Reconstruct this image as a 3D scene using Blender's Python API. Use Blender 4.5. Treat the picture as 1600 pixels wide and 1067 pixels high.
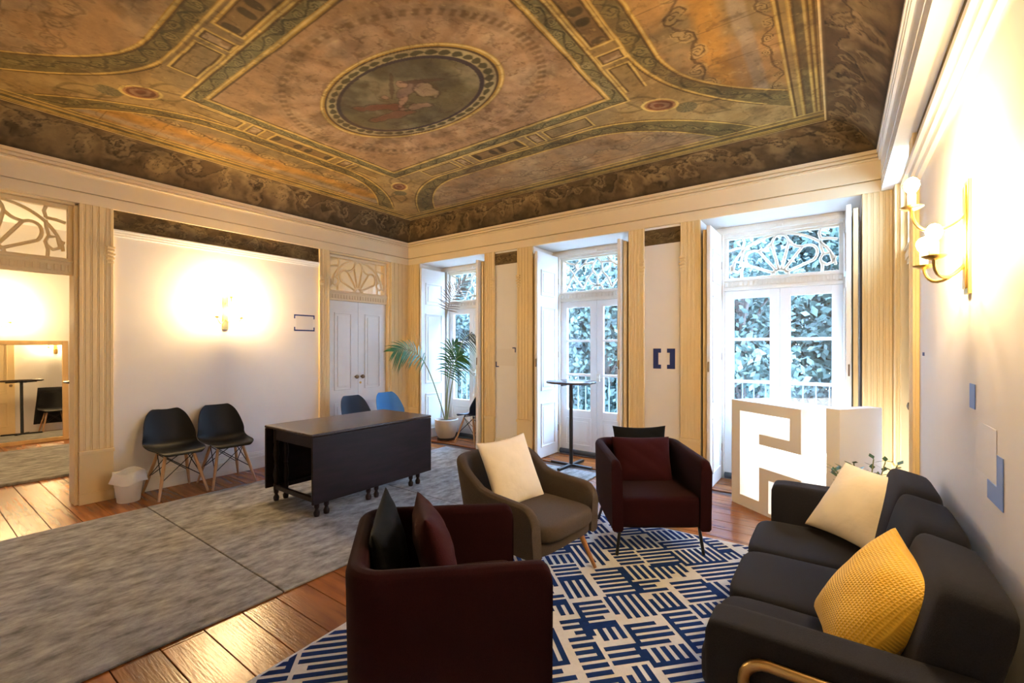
import bpy, bmesh, math, random
import numpy as np
from mathutils import Vector, Matrix
random.seed(7); RNG = np.random.default_rng(11)
scene = bpy.context.scene
for o in list(bpy.data.objects): bpy.data.objects.remove(o, do_unlink=True)
COL = scene.collection
PI = math.pi

# ------------------------------------------------------------------ camera, light, exposure
FPX, YAW, CAM_H = 706.0, math.radians(35.88), 1.45
cam_d = bpy.data.cameras.new('camera'); cam = bpy.data.objects.new('camera', cam_d); COL.objects.link(cam)
cam_d.sensor_width = 36.0; cam_d.lens = 36.0*FPX/1600.0; cam_d.shift_y = (542.4-533.5)/1600.0
cam_d.clip_start = 0.02; cam_d.clip_end = 200
cam.location = (0, 0, CAM_H); cam.rotation_euler = (PI/2, 0, YAW)
scene.camera = cam
SKY_STRENGTH, BULB, EXPOSURE = 15.5, 350.0, 1.75
BULB_COL = (1.0, 0.69, 0.335)
world = bpy.data.worlds.new('sky'); scene.world = world; world.use_nodes = True
bg = world.node_tree.nodes['Background']
bg.inputs[0].default_value = (0.38, 0.62, 1.0, 1); bg.inputs[1].default_value = SKY_STRENGTH
vs = scene.view_settings
vs.view_transform = 'Standard'; vs.look = 'None'; vs.exposure = EXPOSURE; vs.gamma = 1.0; vs.use_curve_mapping = False

# ------------------------------------------------------------------ helpers
class MB:
    """collects shapes; build() links them as ONE mesh object"""
    def __init__(s): s.v = []; s.f = []
    def add(s, vs_, fs):
        b = len(s.v); s.v += [tuple(p) for p in vs_]; s.f += [tuple(b+i for i in q) for q in fs]; return s
    def box(s, x0, x1, y0, y1, z0, z1):
        return s.add([(x0,y0,z0),(x1,y0,z0),(x1,y1,z0),(x0,y1,z0),(x0,y0,z1),(x1,y0,z1),(x1,y1,z1),(x0,y1,z1)],
                     [(0,3,2,1),(4,5,6,7),(0,1,5,4),(1,2,6,5),(2,3,7,6),(3,0,4,7)])
    def quad(s, a, b, c, d): return s.add([a,b,c,d], [(0,1,2,3)])
    def prism(s, poly, a0, a1, f):
        """poly: list of (p,q) counter-clockwise, extruded a0..a1; f(p,q,a)->xyz"""
        n = len(poly)
        return s.add([f(p,q,a0) for p,q in poly]+[f(p,q,a1) for p,q in poly],
                     [tuple(range(n-1,-1,-1)), tuple(range(n,2*n))]+[(i,(i+1)%n,n+(i+1)%n,n+i) for i in range(n)])
    def tube(s, pts, r, n=8, cap=True, flat=None):
        pts = [Vector(p) for p in pts]; m = len(pts)
        rs = r if isinstance(r,(list,tuple)) else [r]*m
        vv = []; up = None
        for i,p in enumerate(pts):
            t = (pts[min(i+1,m-1)]-pts[max(i-1,0)])
            t = t.normalized() if t.length > 1e-9 else Vector((0,0,1))
            if up is None:
                up = Vector((0,0,1)) if abs(t.z) < .9 else Vector((1,0,0))
                if flat is not None: up = Vector(flat)
            a = t.cross(up)
            a = a.normalized() if a.length > 1e-6 else t.orthogonal().normalized()
            b = a.cross(t).normalized()
            if flat is None: up = b
            for k in range(n):
                th = 2*PI*(k+.5)/n; vv.append(p+(a*math.cos(th)+b*math.sin(th))*rs[i])
        ff = [(i*n+k, i*n+(k+1)%n, (i+1)*n+(k+1)%n, (i+1)*n+k) for i in range(m-1) for k in range(n)]
        if cap: ff += [tuple(range(n-1,-1,-1)), tuple(range((m-1)*n, m*n))]
        return s.add(vv, ff)
    def lathe(s, prof, c=(0,0,0), n=16):
        vv = []; 
        for r,z in prof:
            for k in range(n):
                th = 2*PI*k/n; vv.append((c[0]+r*math.cos(th), c[1]+r*math.sin(th), c[2]+z))
        m = len(prof)
        ff = [(i*n+k, i*n+(k+1)%n, (i+1)*n+(k+1)%n, (i+1)*n+k) for i in range(m-1) for k in range(n)]
        ff += [tuple(range(n-1,-1,-1)), tuple(range((m-1)*n, m*n))]
        return s.add(vv, ff)
    def puff(s, x0,x1,y0,y1,z0,z1, p=6.0, n=10, bulge=None):
        """superellipsoid cushion"""
        idx = {}; vv = []; ff = []
        def vid(a):
            k = tuple(round(q,6) for q in a)
            if k not in idx:
                idx[k] = len(vv); q = np.array(a, float); q = np.sign(q)*np.abs(np.sin(np.abs(q)*PI/2)) if False else q
                w = (np.abs(q)**p).sum()**(1/p); q = q/w
                vv.append(((x0+x1)/2+q[0]*(x1-x0)/2, (y0+y1)/2+q[1]*(y1-y0)/2, (z0+z1)/2+q[2]*(z1-z0)/2))
            return idx[k]
        g = np.sin(np.linspace(-1,1,n+1)*PI/2)
        for ax in range(3):
            for sg in (-1,1):
                for i in range(n):
                    for j in range(n):
                        c = []
                        for (a,b) in ((i,j),(i+1,j),(i+1,j+1),(i,j+1)):
                            q = [0,0,0]; q[ax]=sg; q[(ax+1)%3]=g[a]; q[(ax+2)%3]=g[b]; c.append(vid(q))
                        ff.append(tuple(c) if sg>0 else tuple(c[::-1]))
        return s.add(vv, ff)
    def grid(s, P, cu=False, cv=False):
        n = len(P); m = len(P[0]); b = [q for row in P for q in row]
        ff = [(i*m+j, ((i+1)%n)*m+j, ((i+1)%n)*m+(j+1)%m, i*m+(j+1)%m)
              for i in range(n if cu else n-1) for j in range(m if cv else m-1)]
        return s.add(b, ff)
    def xf(s, M):
        s.v = [tuple(M @ Vector(p)) for p in s.v]; return s
    def mesh(s, name, smooth=False, ang=.7):
        me = bpy.data.meshes.new(name); me.from_pydata(s.v, [], s.f); me.update()
        if smooth:
            me.polygons.foreach_set('use_smooth', [True]*len(me.polygons)); me.set_sharp_from_angle(angle=ang)
        return me
    def build(s, name, mat, parent=None, smooth=False, bevel=0, seg=2, loc=None, rot=None, ang=.7):
        o = bpy.data.objects.new(name, s.mesh(name, smooth, ang)); COL.objects.link(o)
        if mat: o.data.materials.append(mat)
        if parent: o.parent = parent
        if loc is not None: o.location = loc
        if rot is not None: o.rotation_euler = rot
        if bevel:
            m = o.modifiers.new('bevel','BEVEL'); m.width = bevel; m.segments = seg; m.limit_method = 'ANGLE'
        return o
def tag(o, label=None, cat=None, group=None, kind=None):
    if label: o['label'] = label
    if cat: o['category'] = cat
    if group: o['group'] = group
    if kind: o['kind'] = kind
    return o
def empty(name, loc=(0,0,0), rz=0):
    o = bpy.data.objects.new(name, None); COL.objects.link(o); o.location = loc; o.rotation_euler = (0,0,rz); o.empty_display_size = .1
    return o
def copy_tree(o, parent=None):
    c = o.copy(); COL.objects.link(c); c.parent = parent
    for ch in list(o.children): copy_tree(ch, c)
    return c
def struct(o, label, cat): return tag(o, label, cat, kind='structure')

# ------------------------------------------------------------------ materials
def mat(name, col, rough=.5, metal=0., var=0., vscale=6., bump=0., bscale=60., sheen=0., emit=None, estr=0., spec=.5, stretch=None, col2=None, rand=0., detail=4.):
    m = bpy.data.materials.new(name); m.use_nodes = True; nt = m.node_tree; b = nt.nodes['Principled BSDF']
    L = nt.links.new
    b.inputs['Base Color'].default_value = (*col,1); b.inputs['Roughness'].default_value = rough; b.inputs['Metallic'].default_value = metal
    b.inputs['Specular IOR Level'].default_value = spec
    if sheen: b.inputs['Sheen Weight'].default_value = sheen; b.inputs['Sheen Roughness'].default_value = .4
    if emit: b.inputs['Emission Color'].default_value = (*emit,1); b.inputs['Emission Strength'].default_value = estr
    tc = nt.nodes.new('ShaderNodeTexCoord'); mp = nt.nodes.new('ShaderNodeMapping'); L(tc.outputs['Object'], mp.inputs['Vector'])
    if stretch: mp.inputs['Scale'].default_value = stretch
    last = None
    if var or col2:
        nz = nt.nodes.new('ShaderNodeTexNoise'); nz.inputs['Scale'].default_value = vscale; nz.inputs['Detail'].default_value = detail
        if detail >= 9: nz.inputs['Roughness'].default_value = .68
        L(mp.outputs['Vector'], nz.inputs['Vector'])
        cr = nt.nodes.new('ShaderNodeValToRGB'); e = cr.color_ramp.elements
        c2 = col2 if col2 else tuple(max(0,c*(1-var)) for c in col); c1 = col if col2 else tuple(min(1,c*(1+var*.5)) for c in col)
        e[0].position = .32; e[1].position = .68; e[0].color = (*c2,1); e[1].color = (*c1,1)
        L(nz.outputs['Fac'], cr.inputs['Fac']); last = cr.outputs['Color']
    if rand:
        oi = nt.nodes.new('ShaderNodeObjectInfo'); mr = nt.nodes.new('ShaderNodeMapRange')
        mr.inputs['To Min'].default_value = 1-rand; mr.inputs['To Max'].default_value = 1+rand
        L(oi.outputs['Random'], mr.inputs['Value'])
        mx = nt.nodes.new('ShaderNodeMix'); mx.data_type = 'RGBA'; mx.blend_type = 'MULTIPLY'; mx.inputs['Factor'].default_value = 1
        if last: L(last, mx.inputs['A'])
        else: mx.inputs['A'].default_value = (*col,1)
        L(mr.outputs['Result'], mx.inputs['B']); last = mx.outputs['Result']
    if last: L(last, b.inputs['Base Color'])
    if bump:
        n2 = nt.nodes.new('ShaderNodeTexNoise'); n2.inputs['Scale'].default_value = bscale; n2.inputs['Detail'].default_value = 3
        L(mp.outputs['Vector'], n2.inputs['Vector'])
        bp = nt.nodes.new('ShaderNodeBump'); bp.inputs['Strength'].default_value = bump; bp.inputs['Distance'].default_value = .01
        L(n2.outputs['Fac'], bp.inputs['Height']); L(bp.outputs['Normal'], b.inputs['Normal'])
    return m
def glass_mat(name, refl=.07, tint=(1,1,1)):
    m = bpy.data.materials.new(name); m.use_nodes = True; nt = m.node_tree; nt.nodes.clear(); L = nt.links.new
    out = nt.nodes.new('ShaderNodeOutputMaterial'); mx = nt.nodes.new('ShaderNodeMixShader')
    t = nt.nodes.new('ShaderNodeBsdfTransparent'); t.inputs[0].default_value = (*tint,1)
    g = nt.nodes.new('ShaderNodeBsdfGlossy'); g.inputs['Roughness'].default_value = .03
    mx.inputs[0].default_value = refl; L(t.outputs[0], mx.inputs[1]); L(g.outputs[0], mx.inputs[2]); L(mx.outputs[0], out.inputs[0])
    return m
def paint_mat(name, rough=.75, mott=.25, mscale=9.):
    """colour from the painted 'paint' attribute of the mesh, mottled by noise"""
    m = bpy.data.materials.new(name); m.use_nodes = True; nt = m.node_tree; b = nt.nodes['Principled BSDF']; L = nt.links.new
    b.inputs['Roughness'].default_value = rough; b.inputs['Specular IOR Level'].default_value = .25
    at = nt.nodes.new('ShaderNodeAttribute'); at.attribute_name = 'paint'
    tc = nt.nodes.new('ShaderNodeTexCoord'); nz = nt.nodes.new('ShaderNodeTexNoise'); nz.inputs['Scale'].default_value = mscale; nz.inputs['Detail'].default_value = 9; nz.inputs['Roughness'].default_value = .7
    L(tc.outputs['Object'], nz.inputs['Vector'])
    mr = nt.nodes.new('ShaderNodeMapRange'); mr.inputs['From Min'].default_value = .3; mr.inputs['From Max'].default_value = .7
    mr.inputs['To Min'].default_value = 1-mott; mr.inputs['To Max'].default_value = 1+mott
    L(nz.outputs['Fac'], mr.inputs['Value'])
    mx = nt.nodes.new('ShaderNodeMix'); mx.data_type = 'RGBA'; mx.blend_type = 'MULTIPLY'; mx.inputs['Factor'].default_value = 1
    L(at.outputs['Color'], mx.inputs['A']); L(mr.outputs['Result'], mx.inputs['B']); L(mx.outputs['Result'], b.inputs['Base Color'])
    return m
def waffle_mat(name, col, k):
    m = mat(name, col, .85, sheen=.3); nt = m.node_tree; L = nt.links.new; b = nt.nodes['Principled BSDF']
    tc = nt.nodes.new('ShaderNodeTexCoord'); outs = []
    for d in ('X','Y'):
        w = nt.nodes.new('ShaderNodeTexWave'); w.wave_type = 'BANDS'; w.bands_direction = d; w.inputs['Scale'].default_value = k; L(tc.outputs['Object'], w.inputs['Vector']); outs.append(w.outputs['Fac'])
    mu = nt.nodes.new('ShaderNodeMath'); mu.operation = 'MAXIMUM'; L(outs[0], mu.inputs[0]); L(outs[1], mu.inputs[1])
    bp = nt.nodes.new('ShaderNodeBump'); bp.inputs['Strength'].default_value = .5; bp.inputs['Distance'].default_value = .008
    L(mu.outputs[0], bp.inputs['Height']); L(bp.outputs['Normal'], b.inputs['Normal'])
    return m

M = {}
M['white_wall'] = mat('white wall paint', (.80,.775,.75), .7, var=.04, vscale=1.5)
M['cream'] = mat('cream trim paint', (.80,.62,.34), .5, var=.03, vscale=3, spec=.3)
M['cream_light'] = mat('pale cornice paint', (.81,.66,.43), .5, var=.03, vscale=3)
M['white_paint'] = mat('white gloss paint', (.84,.84,.83), .35, var=.03, vscale=4)
M['soffit'] = mat('white soffit paint', (.82,.82,.82), .6)
M['oldwhite'] = mat('old ivory paint', (.78,.74,.66), .45, var=.05, vscale=8)
M['plank'] = mat('varnished pine plank', (.36,.125,.03), .25, var=0, col2=(.19,.052,.013), vscale=5, stretch=(.35,4,1), rand=.22, bump=.12, bscale=25, detail=8)
M['gap'] = mat('dark joint', (.05,.022,.01), .8)
M['greyrug'] = mat('grey woven rug', (.45,.44,.435), .95, col2=(.14,.135,.13), vscale=5.5, stretch=(2.3,1.15,1), bump=.6, bscale=160, detail=12, spec=.1)
M['rugwhite'] = mat('ivory rug pile', (.74,.73,.70), .95, var=.06, vscale=40, bump=.4, bscale=300)
M['rugnavy'] = mat('navy rug pile', (.010,.034,.15), .95, var=.15, vscale=40, bump=.4, bscale=300, spec=.1)
M['maroon'] = mat('maroon fabric', (.020,.0032,.006), .95, var=.15, vscale=250, bump=.35, bscale=500, sheen=.04, spec=.12)
M['maroon_cush'] = mat('maroon cushion fabric', (.034,.006,.0095), .95, var=.15, vscale=200, bump=.3, bscale=300, sheen=.04, spec=.12)
M['black_cush'] = mat('black cushion fabric', (.004,.0048,.006), .85, bump=.3, bscale=250, sheen=.02, spec=.15)
M['greychair'] = mat('taupe felt fabric', (.088,.067,.053), .95, var=.2, vscale=220, bump=.4, bscale=450, sheen=.05, spec=.12)
M['sofa'] = mat('charcoal sofa fabric', (.021,.021,.029), .95, var=.15, vscale=260, bump=.35, bscale=520, sheen=.04, spec=.15)
M['ivory_cush'] = mat('ivory cotton', (.80,.73,.60), .9, var=.05, vscale=8, bump=.5, bscale=14, spec=.2)
M['yellow'] = waffle_mat('yellow waffle cotton', (.93,.56,.045), 30)
M['darkwood'] = mat('dark stained oak', (.017,.0085,.0105), .45, col2=(.008,.0045,.0055), vscale=6, stretch=(4,.6,4), bump=.1, bscale=40, detail=8, spec=.25)
M['tabletop'] = mat('worn dark oak top', (.060,.034,.028), .27, col2=(.024,.014,.013), vscale=5, stretch=(5,.7,1), bump=.08, bscale=40, detail=8)
M['woodleg'] = mat('beech wood', (.52,.30,.14), .45, var=.15, vscale=12, stretch=(4,4,.6))
M['walnutleg'] = mat('oiled oak leg', (.40,.19,.07), .45, var=.15, vscale=12, stretch=(4,4,.6))
M['blackplastic'] = mat('black shell plastic', (.0025,.003,.0045), .45, spec=.22)
M['navyplastic'] = mat('navy shell plastic', (.005,.012,.032), .42, spec=.3)
M['blueplastic'] = mat('blue shell plastic', (.02,.16,.42), .38)
M['blackmetal'] = mat('black powder coat', (.012,.012,.013), .45)
M['brass'] = mat('brushed brass', (.72,.50,.17), .3, metal=1.)
M['goldtube'] = mat('satin brass tube', (.52,.37,.17), .38, metal=1.)
M['bronze'] = mat('old bronze', (.20,.14,.08), .4, metal=1.)
M['glass'] = glass_mat('window glass')
M['mirror'] = mat('mirror silver', (.86,.86,.84), .01, metal=1.)
M['pine'] = mat('pine frame', (.62,.40,.18), .5, var=.15, vscale=8, stretch=(1,1,.3))
M['candle'] = mat('ivory candle sleeve', (.85,.72,.45), .5)
M['bulb'] = mat('glowing bulb', (1,.9,.7), .5, emit=BULB_COL, estr=BULB)
M['bag'] = mat('white bin liner', (.82,.82,.82), .5, bump=.6, bscale=30)
M['pot'] = mat('beige ceramic pot', (.60,.53,.45), .6, var=.08, vscale=10)
M['black_saucer'] = mat('dark saucer', (.02,.018,.016), .5)
M['soil'] = mat('potting soil', (.05,.03,.02), .95)
M['palm'] = mat('palm leaf green', (.028,.135,.03), .45, var=.3, vscale=20)
M['palmdark'] = mat('dark palm leaf', (.045,.055,.035), .5, var=.3, vscale=20)
M['palmdry'] = mat('dried palm leaf', (.28,.24,.20), .8, var=.3, vscale=20)
M['stem'] = mat('palm stem', (.22,.25,.10), .6, var=.2, vscale=12)
M['leaf'] = mat('dark leaf', (.03,.09,.03), .45, var=.3, vscale=30)
M['tapeblue'] = mat('navy tape', (.012,.03,.16), .6)
M['tapesky'] = mat('light blue tape', (.20,.33,.72), .6)
M['paper'] = mat('translucent film', (.74,.70,.66), .5)
M['signwhite'] = mat('matt white board', (.82,.80,.78), .55)
M['signglow'] = mat('backlit acrylic', (.9,.9,.9), .4, emit=(1,.98,.95), estr=1.6)
M['foliage'] = mat('tree foliage', (.060,.092,.070), .6, col2=(.008,.017,.015), vscale=2.2, detail=6)
M['foliage_b'] = mat('pale tree foliage', (.085,.125,.10), .6, col2=(.011,.022,.019), vscale=1.8, detail=6)
M['bark'] = mat('bark', (.10,.07,.055), .9, var=.4, vscale=8)
M['iron'] = mat('painted railing', (.16,.18,.20), .5)
M['lawn'] = mat('garden ground', (.10,.14,.07), .95, var=.4, vscale=.6)
M['stone'] = mat('balcony stone', (.55,.53,.50), .8, var=.1, vscale=3)
M['draft'] = mat('dark draught roll', (.05,.06,.075), .8)
M['paint'] = paint_mat('painted ceiling', mott=.26, mscale=6.)
M['jacket'] = mat('black wool', (.012,.012,.014), .9)

# ------------------------------------------------------------------ room dimensions (metres)
XL, XR, YW, YB = -5.66, 0.40, 4.96, -0.35          # wall planes: left, right, window wall, back
ZC0, ZC1, ZFLAT = 2.77, 3.12, 3.42                 # entablature bottom, cornice top, flat ceiling
AX = -9.97                                         # far wall of the neighbouring room
D1, D2, D3 = (-0.02, 1.03), (3.53, 4.585), (3.86, 4.78)
WIN = [(-5.38,-4.045), (-3.237,-1.934), (-1.163,0.163)]
fW = lambda s,d,z: (s, YW-d, z)
fL = lambda s,d,z: (XL+d, s, z)
fR = lambda s,d,z: (XR-d, s, z)
fB = lambda s,d,z: (s, YB+d, z)
fO = lambda s,d,z: (-5.90-d, s, z)                 # the other side of the left wall
def lbox(mb, f, s0,s1,d0,d1,z0,z1):
    a = f(s0,d0,z0); b = f(s1,d1,z1)
    return mb.box(min(a[0],b[0]),max(a[0],b[0]),min(a[1],b[1]),max(a[1],b[1]),z0,z1)

# floor: a dark sub-floor and every board on it
floor = MB().box(-10.1,.9,-2.3,5.75,-.06,-.014).build('floor', M['gap'])
struct(floor, 'wide orange varnished pine floorboards of the salon', 'floor')
STEP = .1843
def board(x0,x1,y0,y1):
    MB().box(x0+.0015,x1-.0015,y0+.0018,y1-.0018,-.014,0).build('plank', M['plank'], floor, bevel=.002, seg=1)
y = .952-STEP*8
while y < 5.62:
    y1 = min(y+STEP, 5.70)
    if y1 > YB:
        if y1 <= YW+.02:
            cuts = [XL] + sorted(random.uniform(-4.8,-.5) for _ in range(1)) + [XR]
            for a,b in zip(cuts,cuts[1:]): board(a,b,max(y,YB),y1)
        else:
            for a,b in WIN: board(a,b,max(y,YW-.02),y1)
    if y1 < 4.6:
        board(-9.97,-7.4,y,y1) if y < 2.4 else None
        if y >= D1[0]-STEP and y1 <= D1[1]+STEP: board(-7.4,XL,y,y1)
        elif y < 2.4: board(-7.4,-5.9,y,y1)
    y += STEP

# walls
b = MB()
for s0,s1,z0 in ((YB-.3,D1[0],0),(D1[0],D1[1],ZC0),(D1[1],D2[0],0),(D2[0],D2[1],ZC0),(D2[1],5.75,0)): b.box(-5.90,XL,s0,s1,z0,3.6)
struct(b.build('wall_left', M['white_wall']), 'white plaster wall with sconce and two doorways', 'wall')
b = MB()
xs = [-5.66,WIN[0][0],WIN[0][1],WIN[1][0],WIN[1][1],WIN[2][0],WIN[2][1],.7]
for i in range(0,8,2): b.box(xs[i],xs[i+1],YW,5.75,0,3.6)
for a,c in WIN: b.box(a,c,YW,5.75,ZC0,3.6)
struct(b.build('wall_window', M['white_wall']), 'wall with three deep window bays and narrow piers', 'wall')
b = MB()
for s0,s1,z0 in ((YB-.3,D3[0],0),(D3[0],D3[1],ZC0),(D3[1],YW,0)): b.box(XR,.7,s0,s1,z0,3.6)
struct(b.build('wall_right', M['white_wall']), 'white plaster wall behind the charcoal sofa', 'wall')
struct(MB().box(XL,XR,YB-.25,YB,0,3.6).build('wall_back', M['white_wall']), 'white plaster wall behind the viewer', 'wall')
struct(MB().box(AX-.2,AX,-2.3,5.75,0,3.3).build('wall_far_room', M['white_wall']), 'white wall of the next room behind the leaning mirror', 'wall')
b = MB().box(AX,-5.9,-2.5,-2.3,0,3.3).box(AX,-5.9,5.55,5.75,0,3.3)
b.box(-5.90,XL,-2.5,YB-.3,0,3.6)
struct(b.build('wall_next_room_ends', M['white_wall']), 'white end walls of the next room', 'wall')
struct(MB().box(AX-.2,-5.9,-2.5,5.75,3.3,3.4).build('ceiling_next_room', M['white_wall']), 'plain white ceiling of the next room', 'ceiling')

# entablature along the four walls (profile: z0, z1, projection)
PROF = [(2.770,2.864,.036),(2.864,2.875,.006),(2.875,3.036,.038),(3.036,3.050,.054),(3.050,3.060,.030),(3.060,3.080,.060),(3.080,3.090,.040),(3.090,3.120,.068)]
TR = [0]
def trim_name(): TR[0] += 1; return 'trim_%d' % TR[0]
def cornice(f, s0, s1, off, label, m, mitre):
    b = MB()
    for z0,z1,p in PROF:
        q = p+off; lbox(b, f, s0, s1, 0, q, z0, z1)
    struct(b.build(trim_name(), m), label, 'cornice')
cornice(fL, YB, YW, 0, 'cream cornice band above the chairs and doors', M['cream_light'], 1)
cornice(fW, XL, XR, 0, 'cream cornice band above the three windows', M['cream_light'], 1)
cornice(fR, YB, YW, .075, 'pale cornice band above the sofa wall', M['white_paint'], 1)
cornice(fB, XL, XR, 0, 'cream cornice band on the wall behind the viewer', M['cream_light'], 1)

# ------------------------------------------------------------------ painted surfaces
def vnoise(x, y, seed):
    r = np.random.default_rng(seed).random((256,256)); xi = np.floor(x).astype(int); yi = np.floor(y).astype(int); fx = x-xi; fy = y-yi
    fx = fx*fx*(3-2*fx); fy = fy*fy*(3-2*fy); g = lambda a,b_: r[a & 255, b_ & 255]
    return (g(xi,yi)*(1-fx)+g(xi+1,yi)*fx)*(1-fy)+(g(xi,yi+1)*(1-fx)+g(xi+1,yi+1)*fx)*fy
def fbm(x, y, seed, o=5, gain=.55):
    s_ = 0; a = 1; t = 0
    for k in range(o): s_ = s_+a*vnoise(x*2**k+17*k, y*2**k+31*k, seed+k); t += a; a *= gain
    return s_/t
def sm(a, b_, x): t = np.clip((x-a)/(b_-a),0,1); return t*t*(3-2*t)
def over(c, rgb, a): return c*(1-a[...,None])+np.array(rgb)*a[...,None]
GOLD=(.50,.31,.085); GOLDL=(.68,.50,.22); DARK=(.085,.05,.024); OLIVE=(.17,.135,.065); TAN=(.40,.255,.125); PINK=(.43,.265,.165); UMBER=(.20,.11,.04)
def stroke(c, d, w, rgb, soft=.006): return over(c, rgb, 1-sm(w, w+soft, np.abs(d)))
def rail(c, d, w=.016):
    """painted gold moulding: light line, gold body, dark line"""
    c = over(c, GOLD, 1-sm(w, w+.006, np.abs(d))); c = over(c, GOLDL, (1-sm(.004,.009,np.abs(d-w*.35)))*.9); return over(c, DARK, (1-sm(.004,.010,np.abs(d+w*1.1)))*.85)
def scroll(c, s_, d, half, pitch, ink, light, seed=3):
    """running leaf scroll inside a band: s along, d across (-half..half)"""
    inside = 1-sm(half*.86, half*.98, np.abs(d)); k = np.floor(s_/pitch); ls = (s_/pitch-k-.5)*pitch; sg = np.where(k.astype(int)%2==0,1,-1)
    wob = (fbm(s_*9,d*9,seed,3)-.5)*half*1.2
    r = np.hypot(ls*.9+wob*.5, d+wob); th = np.arctan2(d*sg+wob, ls); R = np.minimum(half,pitch*.5)*.95
    spir = np.sin(th*1.0+r/R*7.5); m = (1-sm(.25,.6,np.abs(spir)))*(1-sm(R*.8,R,r))
    c = over(c, light, inside*(1-sm(R*.85,R*1.0,r))*.45); c = over(c, ink, m*inside*.8)
    wave = d-np.sin(s_/pitch*PI)*half*.55
    return over(c, ink, (1-sm(half*.10,half*.2,np.abs(wave+wob)))*inside*.7)
def painted(name, P, C_, parent=None, m=None):
    """P (n,m,3) grid of points, C_ (n,m,3) colours -> one mesh with a colour attribute"""
    n,mm = P.shape[:2]; me = bpy.data.meshes.new(name); nv = n*mm
    idx = np.arange(nv).reshape(n,mm); q = np.stack([idx[:-1,:-1],idx[1:,:-1],idx[1:,1:],idx[:-1,1:]],-1).reshape(-1,4)
    me.vertices.add(nv); me.vertices.foreach_set('co', P.reshape(-1).astype(np.float32))
    me.loops.add(q.size); me.loops.foreach_set('vertex_index', q.reshape(-1).astype(np.int32))
    me.polygons.add(len(q)); me.polygons.foreach_set('loop_start', (np.arange(len(q))*4).astype(np.int32))
    me.update(calc_edges=True)
    at = me.color_attributes.new('paint','FLOAT_COLOR','POINT')
    at.data.foreach_set('color', np.concatenate([np.clip(C_,0.004,1),np.ones((n,mm,1))],-1).reshape(-1).astype(np.float32))
    o = bpy.data.objects.new(name, me); COL.objects.link(o); me.materials.append(m or M['paint'])
    if parent: o.parent = parent
    return o
def scrollwork(a, h, seed, base, light, ink):
    """large acanthus scrolls for friezes and cove; a along, h 0..1 across"""
    c = np.ones(a.shape+(3,))*np.array(base); H = .34
    n1 = fbm(a*3.2,h*1.6,seed,5); n2 = fbm(a*6+9,h*3,seed+7,4)
    c = over(c, light, sm(.45,.72,n1)*.55); c = over(c, tuple(q*.45 for q in base), sm(.55,.75,n2)*.7)
    for k,(off,pitch,cy_,R0) in enumerate(((0,.62,.52,.19),(.31,.62,.40,.13),(.12,.47,.66,.10))):
        kk = np.floor((a+off)/pitch); ls = (a+off)-(kk+.5)*pitch; sg = np.where(kk.astype(int)%2==0,1.,-1.)
        wx = (fbm(a*6,h*4,seed+20+k,4)-.5)*.24; wy = (fbm(a*6+40,h*4,seed+30+k,4)-.5)*.24
        dy = (h-cy_)*H+wy; dx = ls+wx; r = np.hypot(dx,dy); th = np.arctan2(dy*sg,dx); ring = np.sin(th+np.log(r+.012)*4.2)
        g = 1-sm(R0*.55,R0,r)
        c = over(c, light, (sm(.15,.9,ring))*g*.5); c = over(c, ink, (1-sm(.08,.26,np.abs(ring)))*g*.7)
    w = np.sin(a*2*PI/.62+1.0)*.14+.5+(n1-.5)*1.1
    c = over(c, light, (1-sm(.02,.09,np.abs(h-w)))*.22); c = over(c, ink, (1-sm(.012,.03,np.abs(h-w-.07)))*.7)
    return c

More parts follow.
